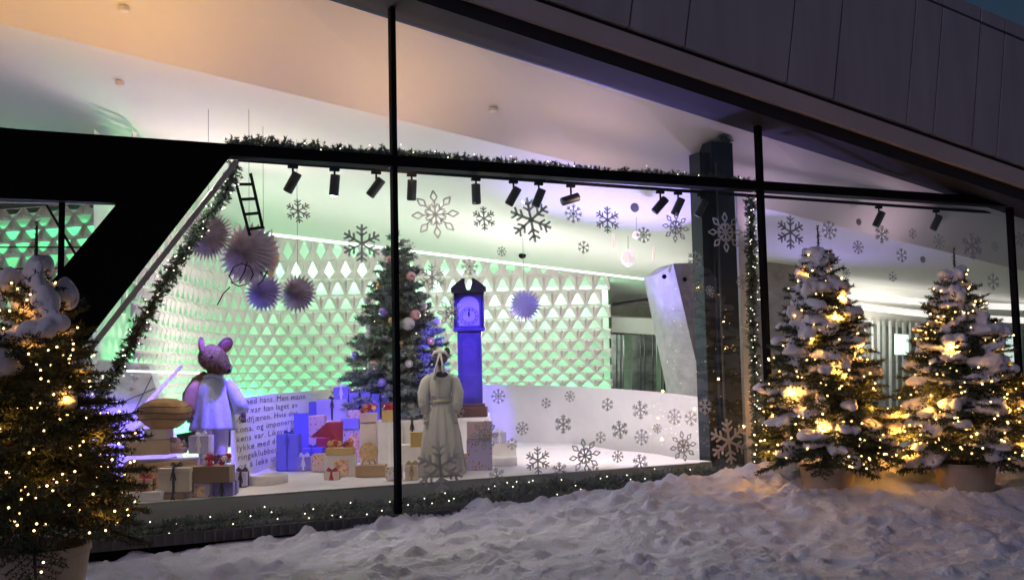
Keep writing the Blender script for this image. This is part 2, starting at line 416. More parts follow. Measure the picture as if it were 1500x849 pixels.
# ------------------------------------------------------------------ pierced triangle wall, lit from behind
def pierced(path, z0, rows, pitch, flip=False, name='pierced_screen', label='', seed=1, led=None, relief=.05, depth=.45):
    """path: list of plan points (Vector xy); panels follow it; triangular holes"""
    root = thing(name, (path[0].x, path[0].y, z0), label, 'wall')
    seg = [0]
    for a, b in zip(path, path[1:]): seg.append(seg[-1]+(b-a).length)
    L = seg[-1]; n = int(L/pitch)
    def at(s, off=0):
        s = min(max(s, 0), L-1e-6)
        for i in range(len(path)-1):
            if s <= seg[i+1]:
                d = (path[i+1]-path[i]).normalized(); p = path[i]+d*(s-seg[i])
                nn = Vector((d.y, -d.x)) ; 
                if nn.dot(Vector((CAM.x, CAM.y))-p) < 0: nn = -nn
                return p+nn*off
    mb = MB(); z = z0
    for r, h in enumerate(rows):
        sh = (r % 2)*pitch/2
        tall = h/pitch
        for c in range(-1, n+1):
            s0 = c*pitch+sh
            if s0 < 0 or s0+pitch > L: continue
            def q(u, v, off=0):
                p = at(s0+u*pitch, off); vv = (1-v) if flip else v
                return Vector((p.x, p.y, z+vv*h))
            mgn = .12; 
            if tall > 1.05:   # kite shaped holes in the tall rows
                hole = [q(.5, .04), q(.80, .38), q(.5, .93), q(.20, .38)]
                O = [q(0,0,0), q(1,0,0), q(1,1,0), q(0,1,0), q(.5,1,relief*.6), q(.5, 0, relief*.3), q(0,.5,relief), q(1,.5,relief)]
                b = hole+O
                mb.add(b, [(4+0,4+5,0,3,4+6),(4+5,4+1,4+7,1,0),(4+7,4+2,4+4,2,1),(4+4,4+3,4+6,3,2)])
            else:
                hole = [q(.13, .10, .0), q(.5, .06, .0), q(.87, .10, .0), q(.60, .72), q(.5, .80), q(.40, .72)]
                O = [q(0,0,0), q(1,0,0), q(1,1,0), q(0,1,0), q(.5,1,0), q(.5,0,0)]
                # small pyramid in each inverted corner
                b = hole+O+[q(.12,.72,relief*1.3), q(.88,.72,relief*1.3)]
                mb.add(b, [(6,11,1,0),(11,7,2,1),(6,0,12),(0,5,12),(5,4,10,12),(12,10,9),(9,6,12),
                           (7,13,2),(2,13,3),(3,13,10,4),(13,8,10),(8,13,7)])
        z += h
    mb.build('pierced_panels', M_panel, root)
    H = sum(rows)
    back = MB()
    offp = []
    for i, p in enumerate(path):
        d = (path[min(i+1, len(path)-1)]-path[max(i-1, 0)]).normalized(); nn = Vector((d.y, -d.x))
        if nn.dot(-p) < 0: nn = -nn
        offp.append(p-nn*depth)
    for a2, b2 in zip(offp, offp[1:]):
        back.add([(a2.x,a2.y,z0-.6),(b2.x,b2.y,z0-.6),(b2.x,b2.y,z0+H),(a2.x,a2.y,z0+H)], [(0,1,2,3)])
    back.build('backing_wall', M_back, root)
    return root, at, L, H
def pl(px, d, py=540): p = PD(px, py, d); return Vector((p.x, p.y))
rows_main = [.14, .14, .14, .15, .17, .19, .20, .22, .25, .29, .33, .38, .44, .52]
pathm = [pl(897, 20), pl(700, 20), pl(550, 20), pl(410, 20), pl(365, 19.4), pl(325, 18.5), pl(290, 17.3), pl(255, 15.8), pl(222, 14.3), pl(190, 12.9)]
rt_, at_m, Lm, Hm = pierced(pathm, 1.13, rows_main, .325, label='white folded wall of triangular cut-outs glowing green behind tree and clock')
# green and pale lamps in the cavity behind the panels
def cavity(path, z, en, colr, width, up_=True, depth=.45):
    for a, b in zip(path, path[1:]):
        d = (b-a).normalized(); nn = Vector((d.y, -d.x))
        if nn.dot(-a) < 0: nn = -nn
        m = (a+b)/2-nn*depth*.45; L = (b-a).length
        o = lamp('AREA', (m.x, m.y, z if z is not None else min(Bz(m.x, m.y), Bz(a.x, a.y), Bz(b.x, b.y))-.1), en*L, colr, size=(L*.98, width))
        zz = Vector((nn.x*.85, nn.y*.85, -.53)) if up_ else Vector((0,0,1)); zz.normalize(); x = Vector((d.x, d.y, 0)); y = zz.cross(x)
        o.rotation_euler = Matrix((x, y, zz)).transposed().to_euler()
cavity([pathm[0], pathm[3]], .75, 11, (.04, 1, .28), .3)
cavity([pathm[3], pathm[6], pathm[9]], .75, 18, (.04, 1, .28), .3)
cavity([pathm[0], pathm[1], pathm[2], pathm[3]], None, 12, (.46, 1, .62), .3, up_=False)
cavity([pathm[3], pathm[6], pathm[9]], None, 3, (.42, 1, .60), .3, up_=False)
pathl = [pl(184, 14.4), pl(-260, 16)]
rl = [.42, .40, .36, .30, .26, .20, .18, .17, .16]
pierced(pathl, 1.6, rl, .36, flip=True, label='white pierced wall seen through the small window at far left')
cavity(pathl, 3.9, 6, (.06, 1, .30), .3, up_=False)
cavity(pathl, 1.3, 11, (.75, 1, .80), .3)
# cove light along the top of the screen
cv = MB(); ofs = Vector((-.12*math.sin(az), -.12*math.cos(az), 0))
a, b = PD(385, 343, 19.9)+ofs, PD(1010, 417, 19.9)+ofs
cv.bar(a, b, .05, .045)
tag(cv.build('cove_light', M_led), 'thin glowing line of light where the ceiling meets the pierced wall', 'strip light')

# ------------------------------------------------------------------ curved white balustrade with lettering
bp = [(338, 11.3, 587), (375, 12.0, 580), (420, 13.0, 575), (465, 14.0, 571), (510, 14.8, 568), (580, 15.5, 565), (650, 15.8, 564), (720, 15.9, 563), (800, 15.6, 564), (870, 15.0, 567), (930, 14.3, 571), (985, 13.6, 576), (1040, 12.95, 583), (1062, 12.9, 586)]
bal = thing('curved_balustrade', PZ(600, 650, ZS), 'low curved white wall with printed lettering sweeping round behind the display', 'wall')
tops = [PD(x, y, d) for x, d, y in bp]
def cr(p0, p1, p2, p3, t): return .5*((2*p1)+(-p0+p2)*t+(2*p0-5*p1+4*p2-p3)*t*t+(-p0+3*p1-3*p2+p3)*t**3)
sm = []
for i in range(len(tops)-1):
    p = [tops[max(i-1,0)], tops[i], tops[i+1], tops[min(i+2,len(tops)-1)]]
    for k in range(6): sm.append(cr(*p, k/6))
sm.append(tops[-1])
mb = MB(); n = len(sm)
vs = [Vector((p.x, p.y, .0)) for p in sm]+[p for p in sm]+[p+Vector((.0, .14, 0)) for p in sm]
mb.add(vs, [(i, i+1, n+i+1, n+i) for i in range(n-1)]+[(n+i, n+i+1, 2*n+i+1, 2*n+i) for i in range(n-1)])
mb.build('wall_face', M_white, bal, smooth=True)
# lettering bent onto the wall
arc = [0]
for a, b in zip(sm, sm[1:]): arc.append(arc[-1]+math.hypot(b.x-a.x, b.y-a.y))
def on_arc(s):
    for i in range(n-1):
        if s <= arc[i+1] or i == n-2:
            t = (s-arc[i])/(arc[i+1]-arc[i]); p = sm[i].lerp(sm[i+1], t)
            d = (sm[i+1]-sm[i]); d.z = 0; d.normalize(); nn = Vector((d.y, -d.x, 0))
            return p, nn
def letters(txt, s0, ztop, size, sxx=2.15):
    for wd_ in txt.split(' '):
        wdt = word(wd_, s0, ztop, size, sxx); s0 += wdt+size*.42*sxx
def word(txt, s0, ztop, size, sxx):
    cu = bpy.data.curves.new('lettering', 'FONT'); cu.body = txt; cu.size = size; cu.resolution_u = 2; cu.space_character = 1.1
    to = bpy.data.objects.new('lettering', cu); col.objects.link(to)
    dg = bpy.context.evaluated_depsgraph_get(); me = bpy.data.meshes.new_from_object(to.evaluated_get(dg))
    bpy.data.objects.remove(to)
    wdt = max(v.co.x for v in me.vertices)*sxx
    for v in me.vertices:
        p, nn = on_arc(s0+v.co.x*sxx); q = p+nn*.006
        v.co = Vector((q.x, q.y, ztop+v.co.y))-bal.location
    me.materials.clear(); me.materials.append(mat('lettering ink', (.24, .18, .22), .8))
    o = bpy.data.objects.new('lettering', me); col.objects.link(o); o.parent = bal; return wdt
s_l = .3
LT = ["et med hans. Men mann", "men var han laget av", "vandfjæren. Hvis det", "kona, og imponerte oss", "kens var. Likevel var", "lykke med de store", "ringsklubbene som", "og å leke under"]
for i, tx in enumerate(LT):
    letters(tx, s_l+.02*i-.25, 1.19-i*.103, .100)

# ------------------------------------------------------------------ display stage
st = thing('display_stage', (4, Y0+.3, 0), 'long low white stage behind the glass carrying the whole display', 'stage')
YS = Y0+.30; xr = PY(1043, 670, YS).x
sx = np.linspace(-2.5, xr+.0, 90); sy = np.linspace(YS, 16.6, 60)
V = [];
for y in sy:
    for x in sx:
        z = ZS+.025*noise.noise(Vector((x*1.3, y*1.3, 0)))*min(1, (y-YS)*2)
        V.append((x-4, y-YS, z))
nx = len(sx); i = np.arange(59*89); a = (i//89)*nx+i % 89
nmesh('stage_top', V, np.stack([a, a+1, a+nx+1, a+nx], 1), M_stage, st, smooth=True, loose_faces=4)
MB().box(((-2.5+xr)/2, YS+.02, ZS/2-.006), (xr+2.5, .04, ZS-.012)).build('stage_front', M_plinth, st)
for px, py, r_, dark in ((392, 716, .21, 0), (738, 689, .16, 1)):
    p = PZ(px, py-8, ZS); p.y = max(p.y, YS+.26); 
    t = thing('floor_uplight', (p.x, p.y, ZS), 'round white uplight sunk in the stage edge ' + ('below the tall clock, dark inside' if dark else 'below the lettered wall'), 'floor lamp')
    MB().lathe(p, [(r_*.86, .0), (r_, .0), (r_, .09), (r_*.97, .10), (r_*.86, .10), (r_*.84, .03), (.001, .03)], 32).build('ring', M_white, t, smooth=True)
    MB().lathe(p+Vector((0,0,.031)), [(r_*.8, 0), (r_*.8, .012), (.001, .02)], 24).build('lens', M_black if dark else M_plinth, t)

# draped plinth carrying the tree and the clock
def wbox(px0, px1, d, dd, z0, z1, name, m, label, cat, rz=-az):
    a = PD((px0+px1)/2, 540, d+dd/2); wd = (px1-px0)*d/FPX
    t = tag(MB().box((0,0,(z1-z0)/2), (wd, dd, z1-z0)).build(name, m, None, bevel=.02), label, cat)
    t.location = (a.x, a.y, z0); t.rotation_euler = (0, 0, rz); return t
wbox(468, 722, 13.35, 1.5, ZS-.02, .90, 'draped_plinth', M_stage, 'large white draped plinth under the indoor Christmas tree and tall clock', 'plinth')

# ------------------------------------------------------------------ conifers
def needles(P, D, ln, wd, rng, k=5):
    """P: n x 3 twig points, D: n x 3 directions -> thin triangle needles"""
    n = len(P); P = np.repeat(P, k, 0); D = np.repeat(D, k, 0)
    rv = rng.normal(size=P.shape); rv /= np.linalg.norm(rv, axis=1, keepdims=True)+1e-9
    dr = D*.75+rv*.85; dr /= np.linalg.norm(dr, axis=1, keepdims=True)+1e-9
    sd = np.cross(dr, rng.normal(size=P.shape)); sd /= np.linalg.norm(sd, axis=1, keepdims=True)+1e-9
    l = ln*(.6+.7*rng.random((len(P), 1)))
    A = P+sd*wd; B = P-sd*wd; C = P+dr*l
    V = np.stack([A, B, C], 1).reshape(-1, 3); F = np.arange(len(V)).reshape(-1, 3)
    return V, F
def conifer_snowp(seed, t, snow):
    return (.45 if t > .66 else .03) if seed == 11 else snow
def conifer(root, z0, H, Rad, seed, m_need, n_br=150, ln=.05, wd=.004, droop=.25, snow=0, bulbs=0, br=.011, leader=.3, bulb_mat=None, power=.85, cap=1.0, snowmat=None):
    rng = np.random.default_rng(seed); r = random.Random(seed)
    tr = MB(); tr.tube([(0,0,z0-.25), (0,0,z0+H*.5), (.01,0,z0+H)], [.045, .028, .006], 8)
    TP, TD = [], []; brs = []
    for i in range(n_br):
        t = (i+.5)/n_br; t = 1-(1-t)**.62 if True else t
        zz = z0+.06+(H-leader-.06)*t
        L = Rad*((1-t)**power)*r.uniform(.72, 1.08)+.07
        a = i*2.39996+r.uniform(-.3, .3)
        sl = .35*t-droop*(1-t)+r.uniform(-.24, .20)
        pts = []
        N = max(4, int(L/.05))
        for k in range(N+1):
            s = k/N
            x = L*s; z = zz+L*s*sl-.10*L*s*s+.08*L*s**3
            pts.append(np.array((math.cos(a)*x, math.sin(a)*x, z)))
        brs.append((pts, L, a, t)); tr.tube([tuple(p) for p in pts[::max(1,N//3)]]+[tuple(pts[-1])], [.012*(1-j/(max(2,len(pts[::max(1,N//3)])+1)))+.002 for j in range(len(pts[::max(1,N//3)])+1)], 4, cap=False)
        for k in range(1, N+1):
            p = pts[k]; d = pts[k]-pts[k-1]; d /= np.linalg.norm(d)
            TP.append(p); TD.append(d); TP.append((p+pts[k-1])/2); TD.append(d)
            # twigs either side
            tl = min(.22, .42*L*(1.1-k/N)+.045)
            side = np.cross(d, (0,0,1.0)); side /= np.linalg.norm(side)
            for sg in (-1, 1):
                dd = d*.75+side*sg*.8+np.array((0,0,r.uniform(-.25,.2))); dd /= np.linalg.norm(dd)
                for q in np.arange(.02, tl, .022):
                    TP.append(p+dd*q); TD.append(dd)
    for k in np.arange(0, leader+.03, .02):
        TP.append(np.array((.01, 0, z0+H-leader+k))); TD.append(np.array((0,0,1.0)))
    V, F = needles(np.array(TP), np.array(TD), ln, wd, rng)
    nmesh('foliage', V, F, m_need, root)
    tr.build('trunk', M_bark, root, world=False)
    if snow:
        sb = MB()
        for pts, L, a, t in brs:
            if r.random() > conifer_snowp(seed, t, snow): continue
            N = len(pts)-1
            k0 = r.uniform(.45, .8); c = pts[int(N*k0)]
            lx = min(.30, .34*L+.10)*r.uniform(.45, 1.4); wy = lx*r.uniform(.4, .8); hz = r.uniform(.035, .10)
            d = pts[min(N, int(N*k0)+1)]-pts[int(N*k0)-1]; d = Vector(d).normalized()
            sd = d.cross(Vector((0,0,1))).normalized(); u = sd.cross(d)
            Mx = Matrix((d, sd, u)).transposed()
            sb.ball(Vector(c)+Vector((0,0,hz*.75)), 1, 12, (lx*.62, wy*.62, hz), Mx, nz=.55, fz=9)
            for q in range(r.randint(1, 3)):
                cc = Vector(c)+d*r.uniform(-.6,.6)*lx+sd*r.uniform(-.6,.6)*wy+Vector((0,0,hz*.9))
                sb.ball(cc, 1, 10, (lx*.3, wy*.4, hz*.9), Mx, nz=.5, fz=11)
        # cap round the leader
        zt = z0+H-leader
        sb.lathe((.01, 0, zt-.10*cap), [(.001, -.02), (.085*cap, -.03), (.10*cap, .02), (.07*cap, .08), (.035*cap, .14), (.012, .19)], 16, fold=lambda a, j: 1+.3*math.sin(a*2+1)+.18*math.sin(a*5))
        for k in range(int(9*cap)):
            a = k*2.4; rr = r.uniform(.08, .17)*cap; zz = zt-.22*cap-rr*.8+r.uniform(-.04, .06)
            sb.ball((math.cos(a)*rr, math.sin(a)*rr, zz), 1, 12, (.085*cap, .07*cap, .055*cap), None, nz=.6, fz=9)
        so = sb.build('snow_load', snowmat or M_snowp, root, smooth=True, world=False)
        rm = so.modifiers.new('r', 'REMESH'); rm.mode = 'VOXEL'; rm.voxel_size = .014; rm.use_smooth_shade = True
        sm_ = so.modifiers.new('s', 'SMOOTH'); sm_.factor = .5; sm_.iterations = 3
    # bulbs
    if bulbs:
        pos = []
        for k in range(bulbs):
            pts, L, a, t = brs[int(r.random()**1.15*len(brs))]
            N = len(pts)-1; p = Vector(pts[min(N, int(N*r.uniform(.6, 1.05)))])+Vector((math.cos(a)*.015+r.uniform(-.05,.05), math.sin(a)*.015+r.uniform(-.05,.05), r.uniform(-.01,.05)))
            pos.append(p)
        # biggest in the photograph are those nearest the camera
        cl = Vector((CAM.x-root.location.x, CAM.y-root.location.y, 0)).normalized()
        pos.sort(key=lambda p: -p.dot(cl))
        proto = MB().ball((0,0,0), br, 8).build('light_bulb', bulb_mat or M_bulb, root, smooth=True, world=False)
        proto.location = pos[0]
        for p in pos[1:100]:
            c = proto.copy(); col.objects.link(c); c.parent = root; c.location = p
        if len(pos) > 100:
            mbb = MB()
            for p in pos[100:]: mbb.ball(p, br, 6)
            mbb.build('far_light_bulbs', bulb_mat or M_bulb, root, smooth=True, world=False)['kind'] = 'stuff'
        # the glow the string of bulbs throws inside the crown
    return brs
def pot(root, z, r_, h):
    o = MB().lathe((0,0,z), [(r_*.80, 0), (r_*.9, h*.5), (r_*.97, h*.9), (r_, h*.92), (r_, h), (r_*.92, h), (r_*.9, h-.05), (.001, h-.05)], 40).build('pot', M_pot, root, smooth=False, world=False)
    MB().lathe((0,0,z+h-.06), [(r_*.9, 0), (r_*.5, .03), (.001, .04)], 24).build('soil', M_soil, o, smooth=True, world=False)

for (T, zpot, H, Rad, seed, nb, bl, brd, lab, ld, ph, cap, sn, pr) in (
    (TREE1, .12, 1.80, .62, 11, 300, 330, .0064, 'snowy potted fir with golden lights cut off by the left picture edge', .30, .46, .52, .27, .33),
    (TREE2, .03, 2.52, .74, 23, 320, 500, .0098, 'potted fir with golden lights and heavy snow cap beside the window post', .24, .38, 1.35, .62, .30),
    (TREE3, .04, 2.27, .77, 37, 320, 520, .0098, 'rightmost potted fir with golden lights, its round pot showing above the snow', .26, .36, 1.1, .62, .33)):
    t = thing('potted_fir', (T.x, T.y, 0), lab, 'christmas tree', 'snowy lit fir trees standing outside the window')
    pot(t, zpot, pr, ph)
    conifer(t, zpot+ph+(.17 if seed > 11 else .16), H-.1, Rad, seed, M_needle, nb, .042 if seed > 11 else .032, .0055 if seed > 11 else .0044, snow=sn, bulbs=bl, br=brd, leader=ld, cap=cap, power=.74)
    zc = zpot+ph
    if seed > 11: lamp('POINT', (T.x+(.62 if seed == 23 else -.62), T.y+.1, .62), 22, (1, .42, .07), rad=.014, name='string_glow')
    for k in range(30):
        a = k*2.39996+.6; f_ = (k+.3)/30; zz = zc+.12+(H-.35)*f_; rr = Rad*((1-f_)**.85)*(1.06 if k % 2 else .93)
        lamp('POINT', (T.x+math.cos(a)*rr, T.y+math.sin(a)*rr, zz), 5.0 if seed > 11 else .8, (1, .42, .07), rad=.014, name='string_glow')

# indoor Christmas tree
p = PD(585, 600, 14.05)
itree = thing('indoor_fir', (p.x, p.y, .90), 'tall decorated indoor Christmas tree standing behind the tall window post', 'christmas tree')
brs = conifer(itree, .10, 2.52, .84, 51, M_needle_in, 230, .06, .0085, droop=.12, snow=0, bulbs=60, br=.010, leader=.12, bulb_mat=M_bulbw, power=.9)
bc = [mat('violet bauble', (.35, .28, .8), .25, metal=.3), mat('rose bauble', (.75, .45, .42), .25, metal=.3), mat('white bauble', (.8, .75, .8), .3), mat('gold bauble', (.7, .45, .2), .25, metal=.6)]
for (px, py, rr, c) in ((562,457,.058,0),(541,478,.05,2),(541,490,.05,2),(547,537,.07,1),(602,405,.055,1),(608,461,.06,1),(598,474,.07,2),(575,470,.05,3),(620,448,.045,2),(556,420,.045,3),(599,532,.045,2),(520,520,.045,0),(570,380,.04,1),(630,500,.05,3),(585,505,.05,3),(640,470,.04,2),(560,560,.05,0),(537,440,.04,2)):
    c0 = PD(px, py, 14.05)
    hz = (c0.z-.90-.10)/2.52; ro = .84*max(.05, (1-hz))**.9*.9
    dx = (px-585)/FPX*14.05; back = math.sqrt(max(0, ro*ro-dx*dx))
    q = PD(px, py, 14.05-back)
    b = MB().ball((0,0,0), rr*1.25, 16).build('bauble', bc[c], itree, smooth=True, world=False); b.location = q-itree.location

# ------------------------------------------------------------------ garlands
def garland(pts, rad, label, bulbs, seed, name='garland', dens=1.0, bm=None, br=.0065):
    pts = [Vector(p) for p in pts]; rng = np.random.default_rng(seed); r = random.Random(seed)
    c = sum(pts, Vector())/len(pts); t = thing(name, c, label, 'garland')
    TP, TD = [], []
    L = sum((b-a).length for a, b in zip(pts, pts[1:])); path = []
    for a, b in zip(pts, pts[1:]):
        k = max(1, int((b-a).length/.012))
        for i in range(k): path.append((a.lerp(b, i/k), (b-a).normalized()))
    for i, (p, d) in enumerate(path):
        for q in range(int(3*dens+.5)):
            rv = Vector(rng.normal(size=3)); rv -= d*rv.dot(d)*.6; rv.normalize()
            wob = rad*(.75+.35*noise.noise(p*3.1))
            l = wob*r.uniform(.45, 1.0)
            dd = (rv+d*r.uniform(-.6,.6)).normalized()
            for s in np.arange(.0, l, .02):
                TP.append(tuple(p-c+dd*s)); TD.append(tuple(dd))
    V, F = needles(np.array(TP), np.array(TD), .036, .0075, rng, 5)
    nmesh('foliage', V, F, M_garl, t)
    MB().tube([p-c for p in pts], .012, 5).build('wire', M_black, t, world=False)
    proto = None
    for k in range(bulbs):
        p, d = path[int((k+r.random())/bulbs*(len(path)-1))]
        off = Vector((r.uniform(-1,1), -abs(r.uniform(.3,1)), r.uniform(-.8,1))).normalized()*rad*r.uniform(.7,1.0)
        if proto is None:
            proto = MB().ball((0,0,0), br, 8).build('light_bulb', bm or M_bulbw, t, smooth=True, world=False); o = proto
        else: o = proto.copy(); col.objects.link(o); o.parent = t
        o.location = p-c+off
    return t
YG = Y0+.16
garland([PY(x, y, YG) for x, y in ((120,783),(250,770),(400,753),(580,738),(700,722),(850,709),(1000,695),(1045,691),(1095,688))], .125, 'green garland with tiny white lights lying along the foot of the window', 60, 3)
garland([PY(x, y, YG) for x, y in ((334,211),(420,215),(575,226),(700,238),(850,251),(1000,261),(1100,268))], .125, 'dark garland lying along the top of the horizontal window bar', 34, 4)
garland([PY(x, y, YG) for x, y in ((347,240),(330,285),(300,322),(270,370),(240,415),(212,465),(186,515),(160,560),(140,590))], .12, 'garland following the slanting left edge of the window', 40, 5, bm=M_bulbw)
garland([PY(x, y, YG) for x, y in ((1099,292),(1101,400),(1104,500),(1107,600),(1110,686))], .105, 'garland hanging upright beside the window post near the dark column', 60, 6)

# ------------------------------------------------------------------ columns near the right of the bay
dc = thing('dark_column', PY(1060, 690, 10.6), 'tall dark blue-black stepped column just inside the glass behind the snowflake stickers', 'column')
def vbox(pxa, pya, pxb, pyb, Y, dy, name, m, root, zb=None):
    """upright block whose front face is at plane Y, between two pixels columns"""
    a, b = PY(pxa, (pya+pyb)/2, Y), PY(pxb, (pya+pyb)/2, Y)
    zt = PY((pxa+pxb)/2, pya, Y).z; z0 = PY((pxa+pxb)/2, pyb, Y).z if zb is None else zb
    return MB().box(((a.x+b.x)/2, Y+dy/2, (zt+z0)/2), (b.x-a.x, dy, zt-z0)).build(name, m, root)
M_dcol = mat('dark column paint', (.012, .018, .030), .45, var=.15, scale=2)
vbox(1033, 224, 1050, 690, 10.22, .22, 'side_fin', M_dcol, dc, 0)
vbox(1050.5, 209, 1082, 690, 10.17, .30, 'shaft', M_dcol, dc, 0)
MB().box(PY(1056, 450, 10.155), (.02, .02, 3.6)).build('rib', mat('column rib', (.08,.08,.09), .4), dc)
jb = tag(vbox(1087, 282, 1099, 690, 10.3, .05, 'white_jamb', M_white, None, 0), 'narrow white upright strip between dark column and hanging garland', 'post')
# spiky bracket at the column top
sp = MB(); c0 = PY(1062, 209, 10.2)
for k in range(9):
    a = R(20+k*14); sp.tube([c0, c0+Vector((.16*math.cos(a), 0, .12*math.sin(a)))], [.02, .004], 5)
tag(sp.build('sprig', M_garl), 'small dark sprig sticking out on top of the dark column', 'sprig')

# slanting white column behind
sl = thing('slanted_column', PD(1015, 600, 14), 'leaning white column with shaded side painted grey near the dark column', 'column')
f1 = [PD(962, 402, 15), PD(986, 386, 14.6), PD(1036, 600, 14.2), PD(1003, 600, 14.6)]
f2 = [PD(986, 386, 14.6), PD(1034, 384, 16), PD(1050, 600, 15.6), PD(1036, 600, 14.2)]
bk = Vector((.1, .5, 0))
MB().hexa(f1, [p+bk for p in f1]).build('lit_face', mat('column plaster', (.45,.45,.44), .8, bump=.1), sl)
MB().hexa(f2, [p+bk for p in f2]).build('side_face', mat('shaded column side', (.27,.255,.255), .8), sl)  # shade on the column's far side put into a darker plaster colour
MB().ball(PD(973, 405, 14.7), .035, 10).build('wall_sensor', M_black, sl)
MB().ball(PD(1003, 409, 14.8), .035, 10).build('wall_sensor', M_black, sl)

# entrance opening beyond the screen
en = thing('entrance_lobby', PD(935, 580, 22), 'glass door lobby with white lintel at the right end of the green wall', 'doorway')
def quad(pix, d, m, name, root, dd=.25):
    a = [PD(x, y, d) for x, y in pix]; o_ = fw*dd
    return MB().hexa(a, [p+o_ for p in a]).build(name, m, root)
quad([(893, 412), (1060, 430), (1060, 470), (893, 462)], 23, mat('lobby soffit', (.50,.48,.44), .8), 'soffit', en)
quad([(896, 464), (972, 467), (972, 491), (896, 486)], 21, M_white, 'lintel', en, 1.0)
quad([(896, 490), (1100, 492), (1100, 620), (896, 620)], 26, mat('lobby back', (.30,.285,.27), .6, var=.7, scale=2.5), 'back_wall', en)
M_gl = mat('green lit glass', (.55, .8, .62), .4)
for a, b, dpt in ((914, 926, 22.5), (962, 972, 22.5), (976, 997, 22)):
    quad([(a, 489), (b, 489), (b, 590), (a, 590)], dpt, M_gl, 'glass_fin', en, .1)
for x in (903, 909, 938, 944, 956, 969, 973):
    quad([(x, 489), (x+1.5, 489), (x+1.5, 590), (x, 590)], 22.2, M_grille, 'door_frame', en, .05)
MB().tube([PD(898, 446, 18), PD(971, 436, 17)], .03, 8).build('hanging_rail', M_black, en)
# background of bay three
b3 = thing('hall_wall', PD(1350, 600, 19), 'pale curtained back wall behind the two right hand firs', 'wall')
M_bk = mat('hall wall paint', (.42,.41,.38), .8, var=.03)
quad([(1075, 330), (1180, 350), (1180, 720), (1075, 720)], 17.0, mat('hall pier paint', (.36,.35,.31), .8), 'pier', b3)
quad([(1150, 470), (1700, 500), (1700, 720), (1150, 720)], 19.5, mat('curtain', (.24,.26,.245), .7), 'back_wall', b3)
quad([(1180, 424), (1700, 445), (1700, 505), (1180, 470)], 19.3, M_bk, 'bulkhead', b3)
for k in range(26):
    x = 1268+k*9.5+rnd.uniform(-2, 2)
    MB().tube([PD(x, 468+k*.6, 19.2), PD(x+1, 640, 19.2)], rnd.uniform(.02, .05), 6).build('curtain_fold', mat('fold%d' % (k % 3), [(.20,.22,.21),(.34,.36,.34),(.27,.29,.28)][k % 3], .6), b3)
quad([(1312, 489), (1331, 490), (1331, 520), (1312, 519)], 18.9, mat('lit screen', (.8,1,.95), .5, emit=(.75,1,.95), est=.7), 'lit_opening', b3, .05)
quad([(1463, 490), (1490, 491), (1490, 530), (1463, 529)], 18.9, MATS['lit screen'], 'lit_opening', b3, .05)
for (pts, lab) in ((((1190,421),(1260,431),(1330,440),(1400,446),(1560,452)), 'upper of two white ceiling light troughs behind the right firs'),
                   (((1190,441),(1260,448),(1330,457),(1400,464),(1560,472)), 'lower of two white ceiling light troughs behind the right firs')):
    m_ = MB()
    for (a, b) in zip(pts, pts[1:]): m_.bar(PD(*a, 17.6), PD(*b, 17.6), .10, .10)
    tag(m_.build('light_trough', M_ledw), lab, 'strip light')

# purple-lit sloping wall at the lower left
sw = thing('sloping_wall', PD(190, 700, 11.2), 'smooth sloping wall with tile joints glowing violet at lower left', 'wall')
a = [PD(60, 520, 12.8), PD(218, 535, 13.4), PD(275, 720, 11.6), PD(40, 760, 10.9)]
MB().hexa(a, [p+fw*.2 for p in a]).build('wall_slab', mat('sloping wall paint', (.62,.60,.66), .6), sw)
j = MB()
def on(u, v): return a[0].lerp(a[1], u).lerp(a[3].lerp(a[2], u), v)-fw*.01
for (u0, v0, u1, v1) in ((0,.55,1,.2),(0,.8,1,.75),(.35,1,1,.1),(.1,.1,.7,1)): j.tube([on(u0,v0), on(u1,v1)], .008, 5)
j.build('joints', mat('joint', (.15,.13,.2), .8), sw)
tag(MB().bar(PD(185, 543, 12.6), PD(292, 546, 13.2), .025, .025).build('light_line', M_led), 'thin horizontal white light line left of the mouse figure', 'strip light')
tag(MB().tube([PD(206, 600, 11.9), PD(266, 536, 12.3)], [.028, .018], 8).build('leaning_pole', M_white), 'pale leaning pole behind the shoulder of the mouse figure', 'pole')

# ------------------------------------------------------------------ track and spotlights
tr = tag(MB().bar(PY(348, 234, Y0+.5), PY(1450, 311, Y0+.5), .035, .035).build('light_track', M_black), 'long black ceiling track carrying the row of spotlights', 'light track')
YT = Y0+.5
def spot(px, py, ang, tilt, lab, lit=False, s=1.0):
    dz = .0; hy = lambda x: 234+(x-348)*(311-234)/(1450-348)
    c = PY(px, hy(px)+2, YT); t = thing('track_spotlight', c, lab, 'spotlight', 'black spotlights hanging from the ceiling track')
    MB().box((0,0,-.02), (.10, .04, .03)).build('adapter', M_black, t, world=False)
    MB().tube([(0,0,-.03), (0,0,-.12*s)], .011, 8).build('stem', M_black, t, world=False)
    d = Vector((math.sin(ang), math.cos(ang)*.35*tilt, -math.cos(ang))).normalized()
    q = Vector((0,0,-.17*s)); 
    a_, b_ = q-d*.10, q+d*.12
    MB().tube([a_, a_+d*.005, b_-d*.012, b_], [.042, .05, .05, .047], 20).build('barrel', mat('spot barrel', (.02,.022,.026), .45), t, world=False)
    MB().tube([b_+d*.001, b_+d*.004], [.040, .036], 20).build('lens', mat('lit lens', (1,1,1), .3, emit=(1,.97,.9), est=30) if lit else M_grille, t, world=False)
    return t
